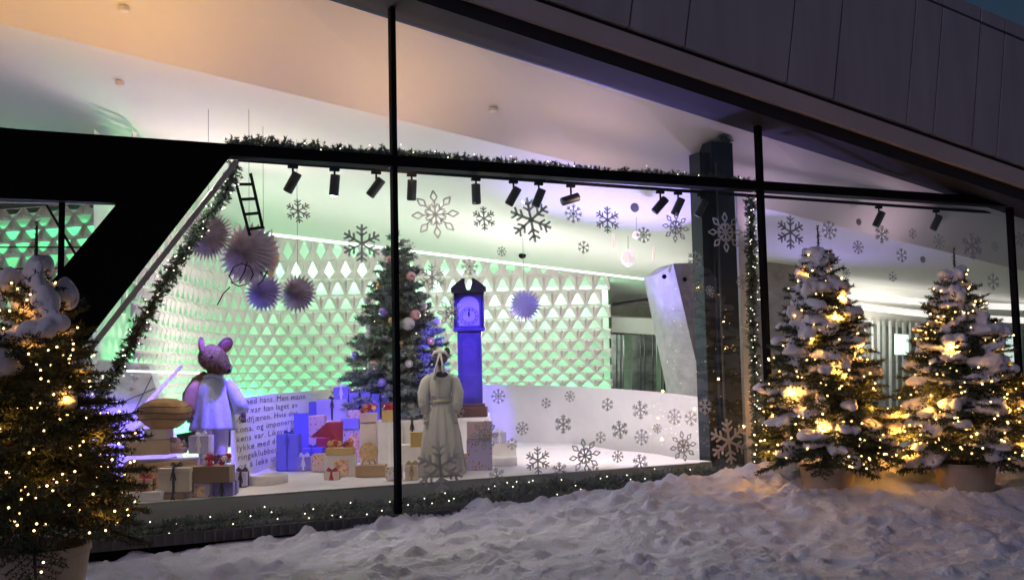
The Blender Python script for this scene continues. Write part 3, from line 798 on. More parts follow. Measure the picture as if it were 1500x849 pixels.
rg = [(429,268,-.45,1,'leftmost spotlight on the track, tilted left'),
      (490,272,-.05,.5,'only glowing spotlight, second from left on the track'),
      (551,274,-.6,1,'dark spotlight just left of the tall window post, tilted left'),
      (603,277,.02,.6,'upright spotlight just right of the tall window post'),
      (697,282,.15,.8,'spotlight above the small fern snowflake, between two big snowflakes'),
      (752,287,-.45,1,'left spotlight of the pair over the big fern snowflake'),
      (789,288,-.3,1,'right spotlight of the pair over the big fern snowflake'),
      (836,289,-1.25,1,'spotlight turned almost sideways, fourth right of the post'),
      (967,298,-.7,1,'strongly tilted spotlight above the ninth snowflake near the column'),
      (993,299,-.35,1,'spotlight above the diamond tipped snowflake left of the column'),
      (1027,305,-.4,1,'spotlight half hidden by the dark column'),
      (1287,318,-.35,1,'spotlight above and right of the tip of the nearer right fir'),
      (1371,322,-.35,1,'rightmost spotlight near the end of the track')]
for a in rg: spot(*a, lit='only' in a[4])

# ------------------------------------------------------------------ snowflake stickers
def flake_mesh(kind):
    mb = MB()
    def strip(a, b, w):
        a, b = Vector((a[0], 0, a[1])), Vector((b[0], 0, b[1])); d = (b-a).normalized(); s = Vector((-d.z, 0, d.x))*w/2
        y = Vector((0, .004, 0)); mb.hexa([a-s, b-s, b+s, a+s], [a-s+y, b-s+y, b+s+y, a+s+y])
    def rot(p, a): return (p[0]*math.cos(a)-p[1]*math.sin(a), p[0]*math.sin(a)+p[1]*math.cos(a))
    if kind == 'fern':
        for k in range(6):
            a = k*math.pi/3+math.pi/2+.06
            strip((0,0), rot((1,0), a), .115)
            for s, l in ((.42,.26),(.68,.26)):
                for sg in (-1, 1): strip(rot((s,0), a), rot((s+l*.75, sg*l), a), .10)
    elif kind == 'diamond':
        for k in range(8):
            a = k*math.pi/4+math.pi/2
            strip((0,0), rot((.55,0), a), .08)
            D = [(.52,0),(.74,.14),(1,0),(.74,-.14)]
            for i in range(4): strip(rot(D[i], a), rot(D[(i+1)%4], a), .07)
            for sg in (-1, 1): strip(rot((.28,0), a), rot((.45, sg*.15), a), .085)
    elif kind == 'star':
        for k in range(8):
            a = k*math.pi/4+math.pi/2
            strip((0,0), rot((.95,0), a), .08)
            for sg in (-1, 1): strip(rot((.6,0), a), rot((.85, sg*.2), a), .09)
        for k in range(8):
            a, b = k*math.pi/4, (k+1)*math.pi/4; strip(rot((.4,0), a), rot((.4,0), b), .06)
    elif kind == 'six':
        for k in range(6):
            a = k*math.pi/3+math.pi/2
            strip((0,0), rot((1,0), a), .12)
            for sg in (-1, 1): strip(rot((.55,0), a), rot((.85, sg*.3), a), .11)
    else:
        n_ = 20; v = [Vector((math.cos(2*math.pi*k/n_), 0, math.sin(2*math.pi*k/n_))) for k in range(n_)]
        y = Vector((0, .004, 0))
        mb.add(v+[p+y for p in v], [tuple(range(n_)), tuple(range(n_, 2*n_))[::-1]]+[(k, (k+1)%n_, n_+(k+1)%n_, n_+k) for k in range(n_)])
        for q in range(0): pass
    return mb
FM = {}
def flake(px, py, r_, kind, lab, pale=False):
    key = (kind, pale); p = PY(px, py, Y0+.008); d = (p-CAM).dot(fw); s = r_*d/FPX
    if key not in FM:
        o = flake_mesh(kind).build('snowflake_sticker', M_flakel if pale else M_flake); FM[key] = o.data
    else:
        o = bpy.data.objects.new('snowflake_sticker', FM[key]); col.objects.link(o)
    o.location = p; o.scale = (s*1.06, 1, s); o.rotation_euler = (0, R(rnd.uniform(-8, 8)), 0)
    tag(o, lab, 'window sticker', 'snowflake stickers on the window glass')
for a in (
 (437,309,18,'fern','small fern snowflake below the leftmost spotlight'),
 (530,357,29,'fern','large fern snowflake touching the top left of the indoor tree'),
 (638,314,35,'diamond','big eight pointed snowflake with diamond tips right of the tall post'),
 (709,320,18,'fern','small fern snowflake between the two biggest upper snowflakes'),
 (778,322,33,'fern','biggest upper fern snowflake, under the paired spotlights'),
 (840,313,15,'star','small eight armed snowflake under the sideways spotlight'),
 (890,322,20,'fern','medium fern snowflake left of the round grey dot'),
 (735,368,8,'star','tiny snowflake to the left of the ceiling camera'),
 (855,362,10,'six','tiny six armed snowflake below the sideways spotlight'),
 (688,390,14,'star','snowflake just above the top of the tall clock'),
 (633,406,20,'fern','fern snowflake at the upper right edge of the indoor tree'),
 (662,458,22,'diamond','snowflake against the tree, left of the clock face'),
 (930,304,7,'dot','round grey dot sticker right of the medium fern snowflake'),
 (943,344,13,'star','small snowflake beside the white hanging ornament'),
 (990,333,22,'diamond','diamond tipped snowflake left of the dark column'),
 (1018,380,13,'six','six armed snowflake at the left edge of the column, above the leaning column'),
 (1088,413,12,'star','snowflake on the right half of the dark column at mid height'),
 (1040,425,8,'star','tiny snowflake low on the left edge of the dark column'),
 (627,590,14,'fern','small fern snowflake over the left sleeve of the dress'),
 (668,602,14,'star','small snowflake over the right hip of the dress'),
 (710,637,21,'diamond','diamond tipped snowflake below the clock foot'),
 (765,627,11,'star','small dark snowflake in the middle of the white wall, right of clock foot'),
 (825,621,14,'fern','left one of two dark fern snowflakes midway on the white wall'),
 (908,629,14,'fern','right one of two dark fern snowflakes midway on the white wall'),
 (963,627,8,'star','tiny snowflake right of the two dark fern ones'),
 (788,674,20,'fern','fern snowflake at the bottom edge of the stage right of the uplight'),
 (857,667,25,'diamond','large diamond tipped snowflake at the bottom edge of the stage'),
 (645,684,37,'fern','very large fern snowflake in front of the dress hem'),
 (728,697,13,'fern','faint fern snowflake low by the dark uplight'),
 (938,677,13,'fern','fern snowflake half over the stage front, right of the largest bottom diamond one'),
 (1001,653,22,'diamond','diamond tipped snowflake at lower right beside the column'),
 (1033,595,12,'six','six armed snowflake overlapping the left column edge low down'),
 (1205,300+75,9,'six','tiny six armed snowflake left of the nearer right fir near its tip') ,
 (1240,400,8,'star','tiny star snowflake to the right of the snow cap of the nearer right fir'),
 (1308,405,8,'six','tiny six armed snowflake above the light troughs between the firs'),
 (1175,440,9,'star','tiny star snowflake left of the nearer right fir at crown height'),
 (870,690,9,'six','tiny six armed snowflake low on the stage front below the large diamond one'),
 (820,688,12,'fern','small fern snowflake on the stage front between the two bottom ones'),
 (750,650,9,'six','tiny six armed snowflake above the dark uplight'),
 (905,668,10,'star','small star snowflake low between the big diamond one and the fern at the stage edge'),
 (600,300+60,9,'star','tiny star snowflake right of the indoor tree top'),
 (1158,340,25,'fern','large fern snowflake just right of the second post'),
 (1215,337,15,'star','snowflake at the leader of the nearer right fir'),
 (1143,402,10,'star','small snowflake below the large fern one beside the second post'),
 (1257,362,11,'star','small snowflake right of the tip of the nearer right fir'),
 (1258,325,5,'dot','tiny dot sticker above the right bay snowflakes'),
 (1292,343,14,'fern','fern snowflake under the first spotlight of the right bay'),
 (1337,342,8,'six','tiny six armed snowflake between the two right bay spotlights'),
 (1376,354,13,'star','snowflake under the rightmost spotlight'),
 (1321,374,11,'six','six armed snowflake midway between the two right firs'),
 (1352,380,5,'dot','tiny dot sticker between the two right firs'),
 (1424,360,21,'fern','large fern snowflake behind the tip of the rightmost fir'),
 (1455,412,13,'six','six armed snowflake low, right of the rightmost fir tip'),
 (1458,360,8,'six','tiny snowflake near the last post, upper right'),
 (1495,350,12,'fern','fern snowflake cut off by the right picture edge')): flake(*a)
for a in ((1063,340,29,'diamond','large pale diamond tipped snowflake high on the dark column'),
 (1068,646,33,'fern','large pale fern snowflake at the foot of the dark column'),
 (730,580,12,'star','faint green tinted snowflake right of the clock waist'),
 (835,580,9,'star','faint tiny snowflake at the top edge of the white wall'),
 (890,592,10,'six','faint cast image of a snowflake above the right dark fern one'),  # from here, added pale stickers imitating flake reflections and shadows on the wall
 (938,600,14,'fern','faint cast image of a fern snowflake on the white wall below the glass doors'),
 (940,640,13,'star','faint cast image of a star snowflake beside the tiny dark one'),
 (988,610,13,'star','faint cast image of a snowflake on the white wall left of the leaning column foot'),
 (1012,612,12,'six','faint cast image of a six armed snowflake near the right end of the white wall'),
 (800,590,8,'six','faint cast image of a tiny snowflake left on the white wall'),
 (880,640,9,'six','faint cast image of a snowflake left of the right dark fern one')): flake(*a, pale=True)
# script letters on the glass at the left
cu = MB()
def poly(pts, w=.012):
    cu.tube([PY(x, y, Y0+.006) for x, y in pts], w*.5, 6)
poly([(362,383),(358,398),(351,410),(341,414),(336,404),(342,391),(354,386),(366,390),(371,402),(364,415),(350,419),(338,413)])
poly([(337,420),(327,430),(318,447)]); poly([(381,398),(386,406),(392,396)]); poly([(392,396),(384,412),(377,417)])
tag(cu.build('script_lettering', M_black), 'thin black handwritten capital D and y on the glass over the paper stars', 'window lettering')

# ------------------------------------------------------------------ hanging paper stars
def rosette(px, py, d, r_, m, lab, n_=26, thick=.25, ry=1.0, spikes=True, rz=-az, hang=True):
    c = PD(px, py, d); t = thing('paper_star', c, lab, 'paper star', None, rz)
    mb = MB(); vs = [Vector((0,-thick*r_,0)), Vector((0,thick*r_,0))]; 
    for k in range(n_*2):
        a = math.pi*k/n_; rr = r_ if k % 2 == 0 else r_*.66
        y = 0
        vs.append(Vector((rr*math.cos(a), y, rr*ry*math.sin(a))))
    N = 2*n_; 
    ring = []
    for k in range(N):
        a = math.pi*k/n_; rr = r_*.45; y = -thick*r_*(.95 if k % 2 == 0 else .6)
        ring.append(Vector((rr*math.cos(a), y, rr*ry*math.sin(a))))
    vs += ring; vs += [Vector((p.x, -p.y, p.z)) for p in ring]
    fs = []
    for k in range(N):
        q = (k+1) % N
        fs += [(0, 2+N+q, 2+N+k), (2+N+k, 2+N+q, 2+q, 2+k), (1, 2+2*N+k, 2+2*N+q), (2+2*N+q, 2+2*N+k, 2+k, 2+q)]
    mb.add(vs, fs); mb.build('paper_folds', m, t, world=False)
    if hang: MB().tube([(0,0,r_*ry), (0,0,max(r_*ry+.1, Bz(c.x, c.y)-c.z))], .003, 4).build('thread', M_grille, t, world=False)
M_pl = mat('lilac paper', (.50,.44,.80), .8, var=.1); M_pg = mat('grey paper', (.56,.50,.58), .7, var=.3, scale=10); M_pp = mat('peach paper', (.85,.6,.38), .8, var=.1)
rosette(768, 447, 16.5, .29, M_pl, 'round lilac paper star hanging on the green wall right of clock', 24)
rosette(365, 372, 12.0, .38, M_pg, 'large greyish spiky paper star below the ladder', 30, .8)
rosette(305, 345, 12.2, .33, M_pg, 'grey to violet paper disc beside the slanted garland', 40, .3)
rosette(386, 428, 12.6, .25, M_pl, 'violet spiky paper star below the large grey one', 26, .8)
rosette(436, 430, 13.0, .26, M_pg, 'pinkish paper star hanging right of the violet one', 26, .8)
t = thing('paper_plume', PD(398, 400, 12.3), 'peach paper plume standing beside the large grey paper star', 'paper ornament')
for k in range(9):
    a = PD(392+k*1.2, 410-abs(k-4)*4, 12.2+.02*k); b = PD(388+k*2.6, 335+abs(k-4)*9, 12.2+.02*k)
    MB().tube([a, (a+b)/2, b], [.012, .035, .004], 5).build('blade', M_pp, t)
ho = thing('hanging_ornament', PD(920, 378, 14), 'white lantern shaped ornament hanging right of the ceiling camera', 'ornament')
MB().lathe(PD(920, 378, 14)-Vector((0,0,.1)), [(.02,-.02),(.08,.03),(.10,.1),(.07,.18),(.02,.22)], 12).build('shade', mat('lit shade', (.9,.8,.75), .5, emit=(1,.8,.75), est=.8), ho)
MB().tube([PD(920, 366, 14), PD(920, 345, 14)], .004, 4).build('thread', M_grille, ho)
ho = thing('hanging_ornament', PD(932, 344, 14), 'small round white ornament hanging left of a small snowflake sticker', 'ornament')
MB().ball(PD(932, 344, 14), .055, 12).build('shade', MATS['lit shade'], ho)
MB().tube([PD(932, 338, 14), PD(932, 318, 14)], .004, 4).build('thread', M_grille, ho)
for x, y, dd in ((898, 352, 13.5), (957, 372, 13.5)):
    tag(MB().tube([PD(x, y-10, dd), PD(x+1, y+10, dd)], .014, 6).build('hanging_icicle', MATS['lit shade']), 'short upright white icicle hanging ' + ('below the medium fern snowflake' if x < 920 else 'between two upper right snowflakes'), 'ornament')
# ladder
ld = thing('ladder', PD(365, 330, 11.3), 'dark ladder frame hanging under the ceiling behind the slanted garland', 'ladder')
for (a, b) in (((344, 262), (366, 345)), ((367, 254), (385, 335))):
    MB().bar(PD(*a, 11.3), PD(*b, 11.3), .035, .03).build('rail', M_black, ld)
for k in range(4):
    y0_, y1_ = 270+k*22, 270+k*21
    MB().bar(PD(346+k*5.5, y0_, 11.3), PD(370+k*4.6, y1_, 11.3), .025, .03).build('rung', M_black, ld)
for px, py, lab in ((181, 12, 'upper ceiling detector over the far left'), (176, 121, 'lower ceiling detector over the far left'), (722, 160, 'ceiling detector above the long garland')):
    # find the ceiling along this ray
    r_ = ray(px, py); tt = 5
    while tt < 40:
        q = CAM+r_*tt; zc = Bz(q.x, q.y)
        k_ = Kat(q.x); e_ = Eat(q.x)
        if q.y < k_.y: zc = e_.z+(k_.z-e_.z)*(q.y-e_.y)/(k_.y-e_.y)
        if q.z > zc-.02: break
        tt += .02
    tag(MB().lathe(q-Vector((0,0,.02)), [(.03,-.02),(.05,-.01),(.055,.03)], 16).build('smoke_detector', M_white), 'small round white '+lab, 'detector')
q = PP(765, 372, W1, nB)
tag(MB().ball(q-Vector((0,0,.03)), .07, 14, (1,1,.8)).build('dome_camera', M_black), 'small black dome camera on the ceiling above the lilac paper star', 'camera')

# ------------------------------------------------------------------ tall clock
p = PD(690, 612, 13.6); CK = thing('longcase_clock', (p.x, p.y, .90), 'tall dark wooden pendulum clock bathed in violet light', 'clock', None, -az)
M_wood = mat('clock wood', (.045, .035, .13), .45, var=.3, scale=5); M_wood2 = mat('clock foot wood', (.10, .045, .04), .5, var=.2)
M_wd3 = mat('clock door wood', (.065, .045, .15), .45, var=.3, scale=6)
def cb(c, s, name, m, bev=.005, par=None):
    o = MB().box(c, s).build(name, m, par or CK, world=False, bevel=bev); return o
cb((0,0,.07), (.42,.27,.14), 'base', M_wood2, .012); cb((0,0,.155), (.36,.23,.05), 'base_moulding', M_wood2, .01)
cb((0,.02,.66), (.30,.18,.98), 'waist', M_wood)
dr = MB(); pts = [(-.085,.24),(.085,.24)]+[(.085*math.cos(a), .98+.085*math.sin(a)) for a in [math.pi*k/10 for k in range(11)]]
nn_ = len(pts); dr.add([(x,-.080,z) for x, z in pts]+[(x,-.065,z) for x, z in pts], [tuple(range(nn_)), tuple(range(nn_,2*nn_))[::-1]]+[(k,nn_+k,nn_+(k+1)%nn_,(k+1)%nn_) for k in range(nn_)])
dr.build('waist_door', M_wd3, CK, world=False)
cb((0,0,1.17), (.40,.24,.05), 'hood_moulding', M_wood, .012)
cb((0,.03,1.43), (.38,.16,.48), 'hood', M_wood)
for s in (-1,1):
    MB().tube([(s*.175,-.075,1.2),(s*.175,-.075,1.62)], .016, 10).build('hood_column', M_wood, CK, smooth=True, world=False)
dl = MB(); pts = [(-.13,1.22),(.13,1.22),(.13,1.48)]+[(.13*math.cos(a), 1.49+.13*math.sin(a)) for a in [math.pi*k/14 for k in range(15)]]+[(-.13,1.48)]
nn_ = len(pts); dl.add([(x,-.062,z) for x, z in pts]+[(x,-.045,z) for x, z in pts], [tuple(range(nn_)), tuple(range(nn_,2*nn_))[::-1]]+[(k,nn_+k,nn_+(k+1)%nn_,(k+1)%nn_) for k in range(nn_)])
D = dl.build('dial', mat('clock dial', (.40,.40,.62), .5, var=.1), CK, world=False)
rg_ = MB(); 
for rr in (.115,.085): rg_.tube([(rr*math.cos(a), -.066, 1.35+rr*math.sin(a)) for a in [2*math.pi*k/40 for k in range(41)]], .003, 4)
for k in range(12):
    a = math.pi*k/6; rg_.tube([(.09*math.cos(a), -.066, 1.35+.09*math.sin(a)), (.11*math.cos(a), -.066, 1.35+.11*math.sin(a))], .0045, 4)
rg_.build('hour_marks', M_wood, D, world=False)
MB().tube([(0,-.07,1.34),(.004,-.07,1.44)], .006, 5).tube([(0,-.072,1.35),(-.004,-.072,1.40)], .009, 5).build('hands', M_black, D, world=False)
cb((0,0,1.685), (.44,.25,.035), 'cornice', M_wood, .008)
for s in (-1,1):
    pr_ = [(s*.22,1.70),(s*.22,1.735),(s*.15,1.80),(s*.07,1.86),(s*.045,1.86),(s*.05,1.80),(s*.02,1.70)]
    m_ = MB(); k_ = len(pr_); m_.add([(x,-.11,z) for x, z in pr_]+[(x,.05,z) for x, z in pr_], [tuple(range(k_)), tuple(range(k_,2*k_))[::-1]]+[(q,k_+q,k_+(q+1)%k_,(q+1)%k_) for q in range(k_)])
    m_.build('swan_neck', M_wood, CK, world=False)
CK.scale = (1.06,1.05,.99)

# ------------------------------------------------------------------ mouse mannequin
def skin_body(name, joints, edges, root, m):
    me = bpy.data.meshes.new(name); me.from_pydata([j[0] for j in joints], edges, []); o = bpy.data.objects.new(name, me); col.objects.link(o); o.parent = root
    sk = o.modifiers.new('skin', 'SKIN'); 
    sv = me.skin_vertices[0].data if me.skin_vertices else None
    if sv is None:
        me.attributes  # skin layer is made with the modifier below
    return o
M_shirt = mat('linen shirt', (.48,.54,.68), .85, var=.06, bump=.4, bscale=18); M_trou = mat('linen trousers', (.50,.46,.62), .85, var=.06, bump=.4, bscale=18)
M_fur = mat('mouse fur', (.10,.07,.03), .9, var=.35, scale=24, bump=.6, bscale=60); M_pink = mat('ear skin', (.22,.09,.09), .7); M_eye = mat('glass eye', (.01,.008,.008), .15)
M_brown = mat('brown wool', (.22,.13,.08), .9, var=.2, bump=.4)
pm = PZ(312, 716, ZS); pm = PD(312, 600, 10.95)
MO = thing('mouse_mannequin', (pm.x, pm.y, ZS), 'child sized mouse headed figure in loose shirt and trousers among cartons', 'mannequin', None, -az+.15)
def loft(rings, n=24, fold=None):
    mb = MB(); vs = []
    for j, (c, rx, ry) in enumerate(rings):
        for k in range(n):
            a = 2*math.pi*k/n; f = fold(a, j/(len(rings)-1)) if fold else 1
            vs.append(Vector((c[0]+rx*f*math.cos(a), c[1]+ry*f*math.sin(a), c[2])))
    m = len(rings); fs = [(i*n+k, i*n+(k+1)%n, (i+1)*n+(k+1)%n, (i+1)*n+k) for i in range(m-1) for k in range(n)]+[tuple(range(n))[::-1], tuple(range((m-1)*n, m*n))]
    return mb.add(vs, fs)
fo = lambda a, t: 1+.045*math.sin(a*7+t*3)*(1-t)
for s in (-1,1):
    loft([((s*.07,0,.04),.065,.075),((s*.075,0,.25),.07,.08),((s*.078,0,.45),.082,.09),((s*.07,0,.66),.10,.11),((s*.055,0,.74),.10,.12)], 20, fo).build('trouser_leg', M_trou, MO, smooth=True, world=False)
    MB().ball((s*.075,-.05,.035), 1, 14, (.055,.11,.045)).build('shoe', M_brown, MO, smooth=True, world=False)
loft([((0,0,.56),.245,.18),((0,0,.60),.24,.175),((0,0,.78),.20,.145),((0,0,.92),.18,.125),((0,0,1.03),.175,.12),((0,0,1.10),.13,.10),((0,0,1.14),.075,.075)], 36, lambda a, t: 1+.10*math.sin(a*9+t*2+.6*math.sin(a*4))*(1-t)**1.3).build('shirt', M_shirt, MO, smooth=True, world=False)
MB().tube([(.13,0,1.06),(.20,-.01,.98),(.27,-.03,.86),(.31,-.08,.76)], [.07,.078,.082,.075], 16).build('sleeve', M_shirt, MO, smooth=True, world=False)
MB().tube([(-.13,0,1.06),(-.20,-.02,.97),(-.24,-.07,.84),(-.22,-.15,.76)], [.07,.078,.078,.06], 16).build('sleeve', M_brown, MO, smooth=True, world=False)
MB().tube([(-.05,-.02,1.13),(-.14,.02,1.05),(-.22,.04,.92),(-.24,.05,.72)], [(.05,.08),(.07,.11),(.07,.12),(.05,.10)], 14).build('waistcoat', M_brown, MO, smooth=True, world=False)
for s, q in ((1,(.33,-.11,.72)), (-1,(-.21,-.18,.73))):
    h = MB(); q = Vector(q); h.ball(q, 1, 10, (.028,.03,.035))
    for k in range(4): h.tube([q+Vector((-.02+.013*k,-.01,-.02)), q+Vector((-.022+.015*k,-.025,-.06)), q+Vector((-.02+.014*k,-.015,-.085+.006*abs(k-1.5)))], [.009,.008,.006], 6)
    h.tube([q+Vector((-s*.02,-.01,0)), q+Vector((-s*.04,-.03,-.03)), q+Vector((-s*.04,-.035,-.05))], [.009,.008,.006], 6)
    h.build('hand', M_fur, MO, smooth=True, world=False)
MB().tube([(0,0,1.10),(0,-.01,1.20)], [.06,.06], 14).build('neck', M_fur, MO, smooth=True, world=False)
cl_ = MB()
cl_.tube([(.09*math.cos(a), -.01+.085*math.sin(a), 1.135+.01*math.sin(3*a)) for a in [2*math.pi*k/24 for k in range(25)]], .022, 8); cl_.build('collar', M_shirt, MO, smooth=True, world=False)
hd = MB()   # head with muzzle, one loft along the muzzle axis
ax = Vector((.60,-.64,-.42)).normalized(); c = Vector((-.01,.02,1.33)); prof = [(t*(1.3 if t > 0 else 1.12), q*1.16) for t, q in [(-.13,.02),(-.12,.06),(-.08,.105),(-.02,.125),(.05,.120),(.10,.100),(.15,.076),(.20,.054),(.235,.036),(.25,.012)]]
hd.tube([c+ax*t for t, r_ in prof], [(r_, r_*.95) for t, r_ in prof], 24); HD = hd.build('head', M_fur, MO, smooth=True, world=False)
rg0 = np.random.default_rng(5); Pf, Df = [], []
for f in HD.data.polygons:
    for k in range(26):
        vs_ = [HD.data.vertices[i].co for i in f.vertices[:4]]; w_ = rg0.dirichlet(np.ones(len(vs_)))
        p_ = sum((v*float(a_) for v, a_ in zip(vs_, w_)), Vector()); Pf.append(tuple(p_)); nrm = (p_-(c+ax*max(-.1, min(.30, (p_-c).dot(ax))))).normalized(); Df.append(tuple((nrm*.5+ax*.1+Vector((0,0,-.6))).normalized()))
Vf, Ff = needles(np.array(Pf), np.array(Df), .020, .0022, rg0, 1)
nmesh('fur', Vf, Ff, mat('mouse hair', (.12,.08,.03), .8, var=.5, scale=30, c2=(.24,.17,.07)), HD)
MB().ball(c+ax*.325, .022, 10).build('nose', M_eye, HD, smooth=True, world=False)
sd = ax.cross(Vector((0,0,1))).normalized(); uu = sd.cross(ax)
for s in (-1,1):
    MB().ball(c+ax*.11+sd*s*.088+uu*.055, .024, 10).build('eye', M_eye, HD, smooth=True, world=False)
    ec = c+ax*(-.04)+sd*s*.15+uu*.13
    if s == -1: dirn = Vector((-.6,-.1,.8))
    Me = Matrix((sd*1.0, ax*1.0, uu*1.0)).transposed()
    e = MB().ball(ec, 1, 16, (.085,.016,.10), Me @ Matrix.Rotation(s*.55, 3, 'Y') @ Matrix.Rotation(s*.45+.3, 3, 'Z')).build('ear', M_fur, HD, smooth=True, world=False)
    MB().ball(ec+ax*.012, 1, 14, (.06,.010,.074), Me @ Matrix.Rotation(s*.55, 3, 'Y') @ Matrix.Rotation(s*.45+.3, 3, 'Z')).build('inner_ear', M_pink, HD, smooth=True, world=False)
for s in (-1,1):
    for k in range(3):
        b = c+ax*.25+sd*s*.03; MB().tube([b, b+sd*s*.10+uu*(.03-.025*k)], .0018, 4).build('whisker', M_eye, HD, world=False)
MO.scale = (1.0,1.0,1.0)

# ------------------------------------------------------------------ dress mannequin
p = PD(646, 600, 11.25); DR = thing('dress_mannequin', (p.x, p.y, ZS), 'figure in long pale grey-white gown with white scarf in front of the clock', 'mannequin', None, -az)
M_dress = mat('cream silk', (.52,.50,.44), .6, var=.05, bump=.25, bscale=14); M_scarf = mat('white scarf', (.8,.78,.72), .8)
fd = lambda a, t: 1+.15*math.sin(a*13+.8*math.sin(a*3))*(1-t)**.7
loft([((0,0,.02),.235,.20),((0,0,.2),.22,.185),((0,0,.45),.195,.16),((0,0,.65),.155,.13),((0,0,.76),.115,.095),((0,0,.80),.105,.088)], 72, fd).build('skirt', M_dress, DR, smooth=True, world=False)
loft([((0,0,.80),.105,.088),((0,0,.88),.115,.095),((0,0,.98),.135,.108),((0,0,1.06),.14,.10),((0,0,1.11),.11,.08),((0,0,1.135),.055,.055)], 32).build('bodice', M_dress, DR, smooth=True, world=False)
MB().lathe((0,0,.79), [(.112,0),(.116,.01),(.116,.03),(.112,.04)], 32).build('belt', mat('belt satin', (.42,.38,.28), .4), DR, smooth=True, world=False)
for s in (-1,1):
    MB().tube([(s*.10,0,1.07),(s*.155,0,1.02),(s*.19,-.01,.90),(s*.185,-.03,.78),(s*.17,-.07,.68)], [.055,.062,.066,.06,.04], 16).build('sleeve', M_dress, DR, smooth=True, world=False)
    h = MB(); q = Vector((s*.165,-.09,.64)); h.ball(q, 1, 10, (.022,.022,.032))
    for k in range(4): h.tube([q+Vector((-.016+.011*k,-.004,-.02)), q+Vector((-.017+.012*k,-.015,-.055)), q+Vector((-.016+.011*k,-.006,-.08))], [.008,.007,.005], 6)
    h.tube([q+Vector((-s*.018,0,0)), q+Vector((-s*.032,-.02,-.035))], [.008,.006], 6); h.build('hand', mat('mannequin skin', (.5,.42,.38), .6), DR, smooth=True, world=False)
MB().tube([(0,0,1.12),(0,0,1.2)], .045, 12).build('neck', MATS['mannequin skin'], DR, smooth=True, world=False)
M_dk = mat('dark grey fur', (.07,.065,.06), .9, var=.3, bump=.4)
MB().tube([(0,.08,1.27),(0,.07,1.28),(0,.02,1.29),(0,-.04,1.27),(0,-.10,1.235),(0,-.14,1.22)], [.02,.06,.085,.075,.045,.02], 18).build('head', M_dk, DR, smooth=True, world=False)
for s in (-1,1):
    MB().ball((s*.075,.03,1.35), 1, 12, (.035,.012,.05)).build('ear', M_dk, DR, smooth=True, world=False)
MB().tube([(-.085,0,1.30),(-.05,-.06,1.345),(0,-.07,1.35),(.05,-.06,1.345),(.085,0,1.30)], [.015,.022,.025,.022,.015], 8).build('head_band', M_scarf, DR, smooth=True, world=False)
MB().tube([(.0,-.09,1.33),(-.02,-.12,1.24),(-.045,-.12,1.14),(-.06,-.10,1.06)], [(.02,.012),(.035,.012),(.045,.014),(.05,.01)], 10).tube([(.01,-.09,1.33),(.03,-.12,1.22),(.035,-.12,1.12)], [(.02,.012),(.03,.012),(.03,.01)], 10).build('scarf', M_scarf, DR, smooth=True, world=False)
MB().ball((.02,-.085,1.10), 1, 12, (.07,.03,.035)).build('fur_trim', M_dk, DR, smooth=True, world=False)
for k in range(6): MB().ball((0,-.108-.004*k,1.03-.035*k), .006, 6).build('button', M_brown, DR, world=False)

# ------------------------------------------------------------------ gifts
COL = dict(card=(.42,.27,.14), tan=(.50,.36,.22), white=(.72,.68,.66), cream=(.72,.62,.50), blue=(.16,.16,.62), lilac=(.50,.46,.72), pink=(.66,.48,.50), red=(.42,.03,.07), violet=(.26,.22,.66), brown=(.30,.19,.11), gold=(.55,.38,.14))
def paper(c):
    if c.endswith('*'):
        c = c[:-1]; nm = 'dotted wrap '+c
        if nm in MATS: return MATS[nm]
        m = mat(nm, COL[c], .5); n = m.node_tree; b = n.nodes['Principled BSDF']
        tc = n.nodes.new('ShaderNodeTexCoord'); v = n.nodes.new('ShaderNodeTexVoronoi'); v.inputs['Scale'].default_value = 26
        rp = n.nodes.new('ShaderNodeValToRGB'); rp.color_ramp.interpolation = 'CONSTANT'; rp.color_ramp.elements[0].color = (.45,.06,.08,1); rp.color_ramp.elements[1].position = .33; rp.color_ramp.elements[1].color = (*COL[c], 1)
        e = rp.color_ramp.elements.new(.22); e.color = (.75,.5,.2,1)
        n.links.new(tc.outputs['Object'], v.inputs['Vector']); n.links.new(v.outputs['Distance'], rp.inputs[0]); n.links.new(rp.outputs[0], b.inputs['Base Color']); return m
    return mat('wrap '+c, COL[c], .6, var=.1, scale=5, bump=.25, bscale=9)
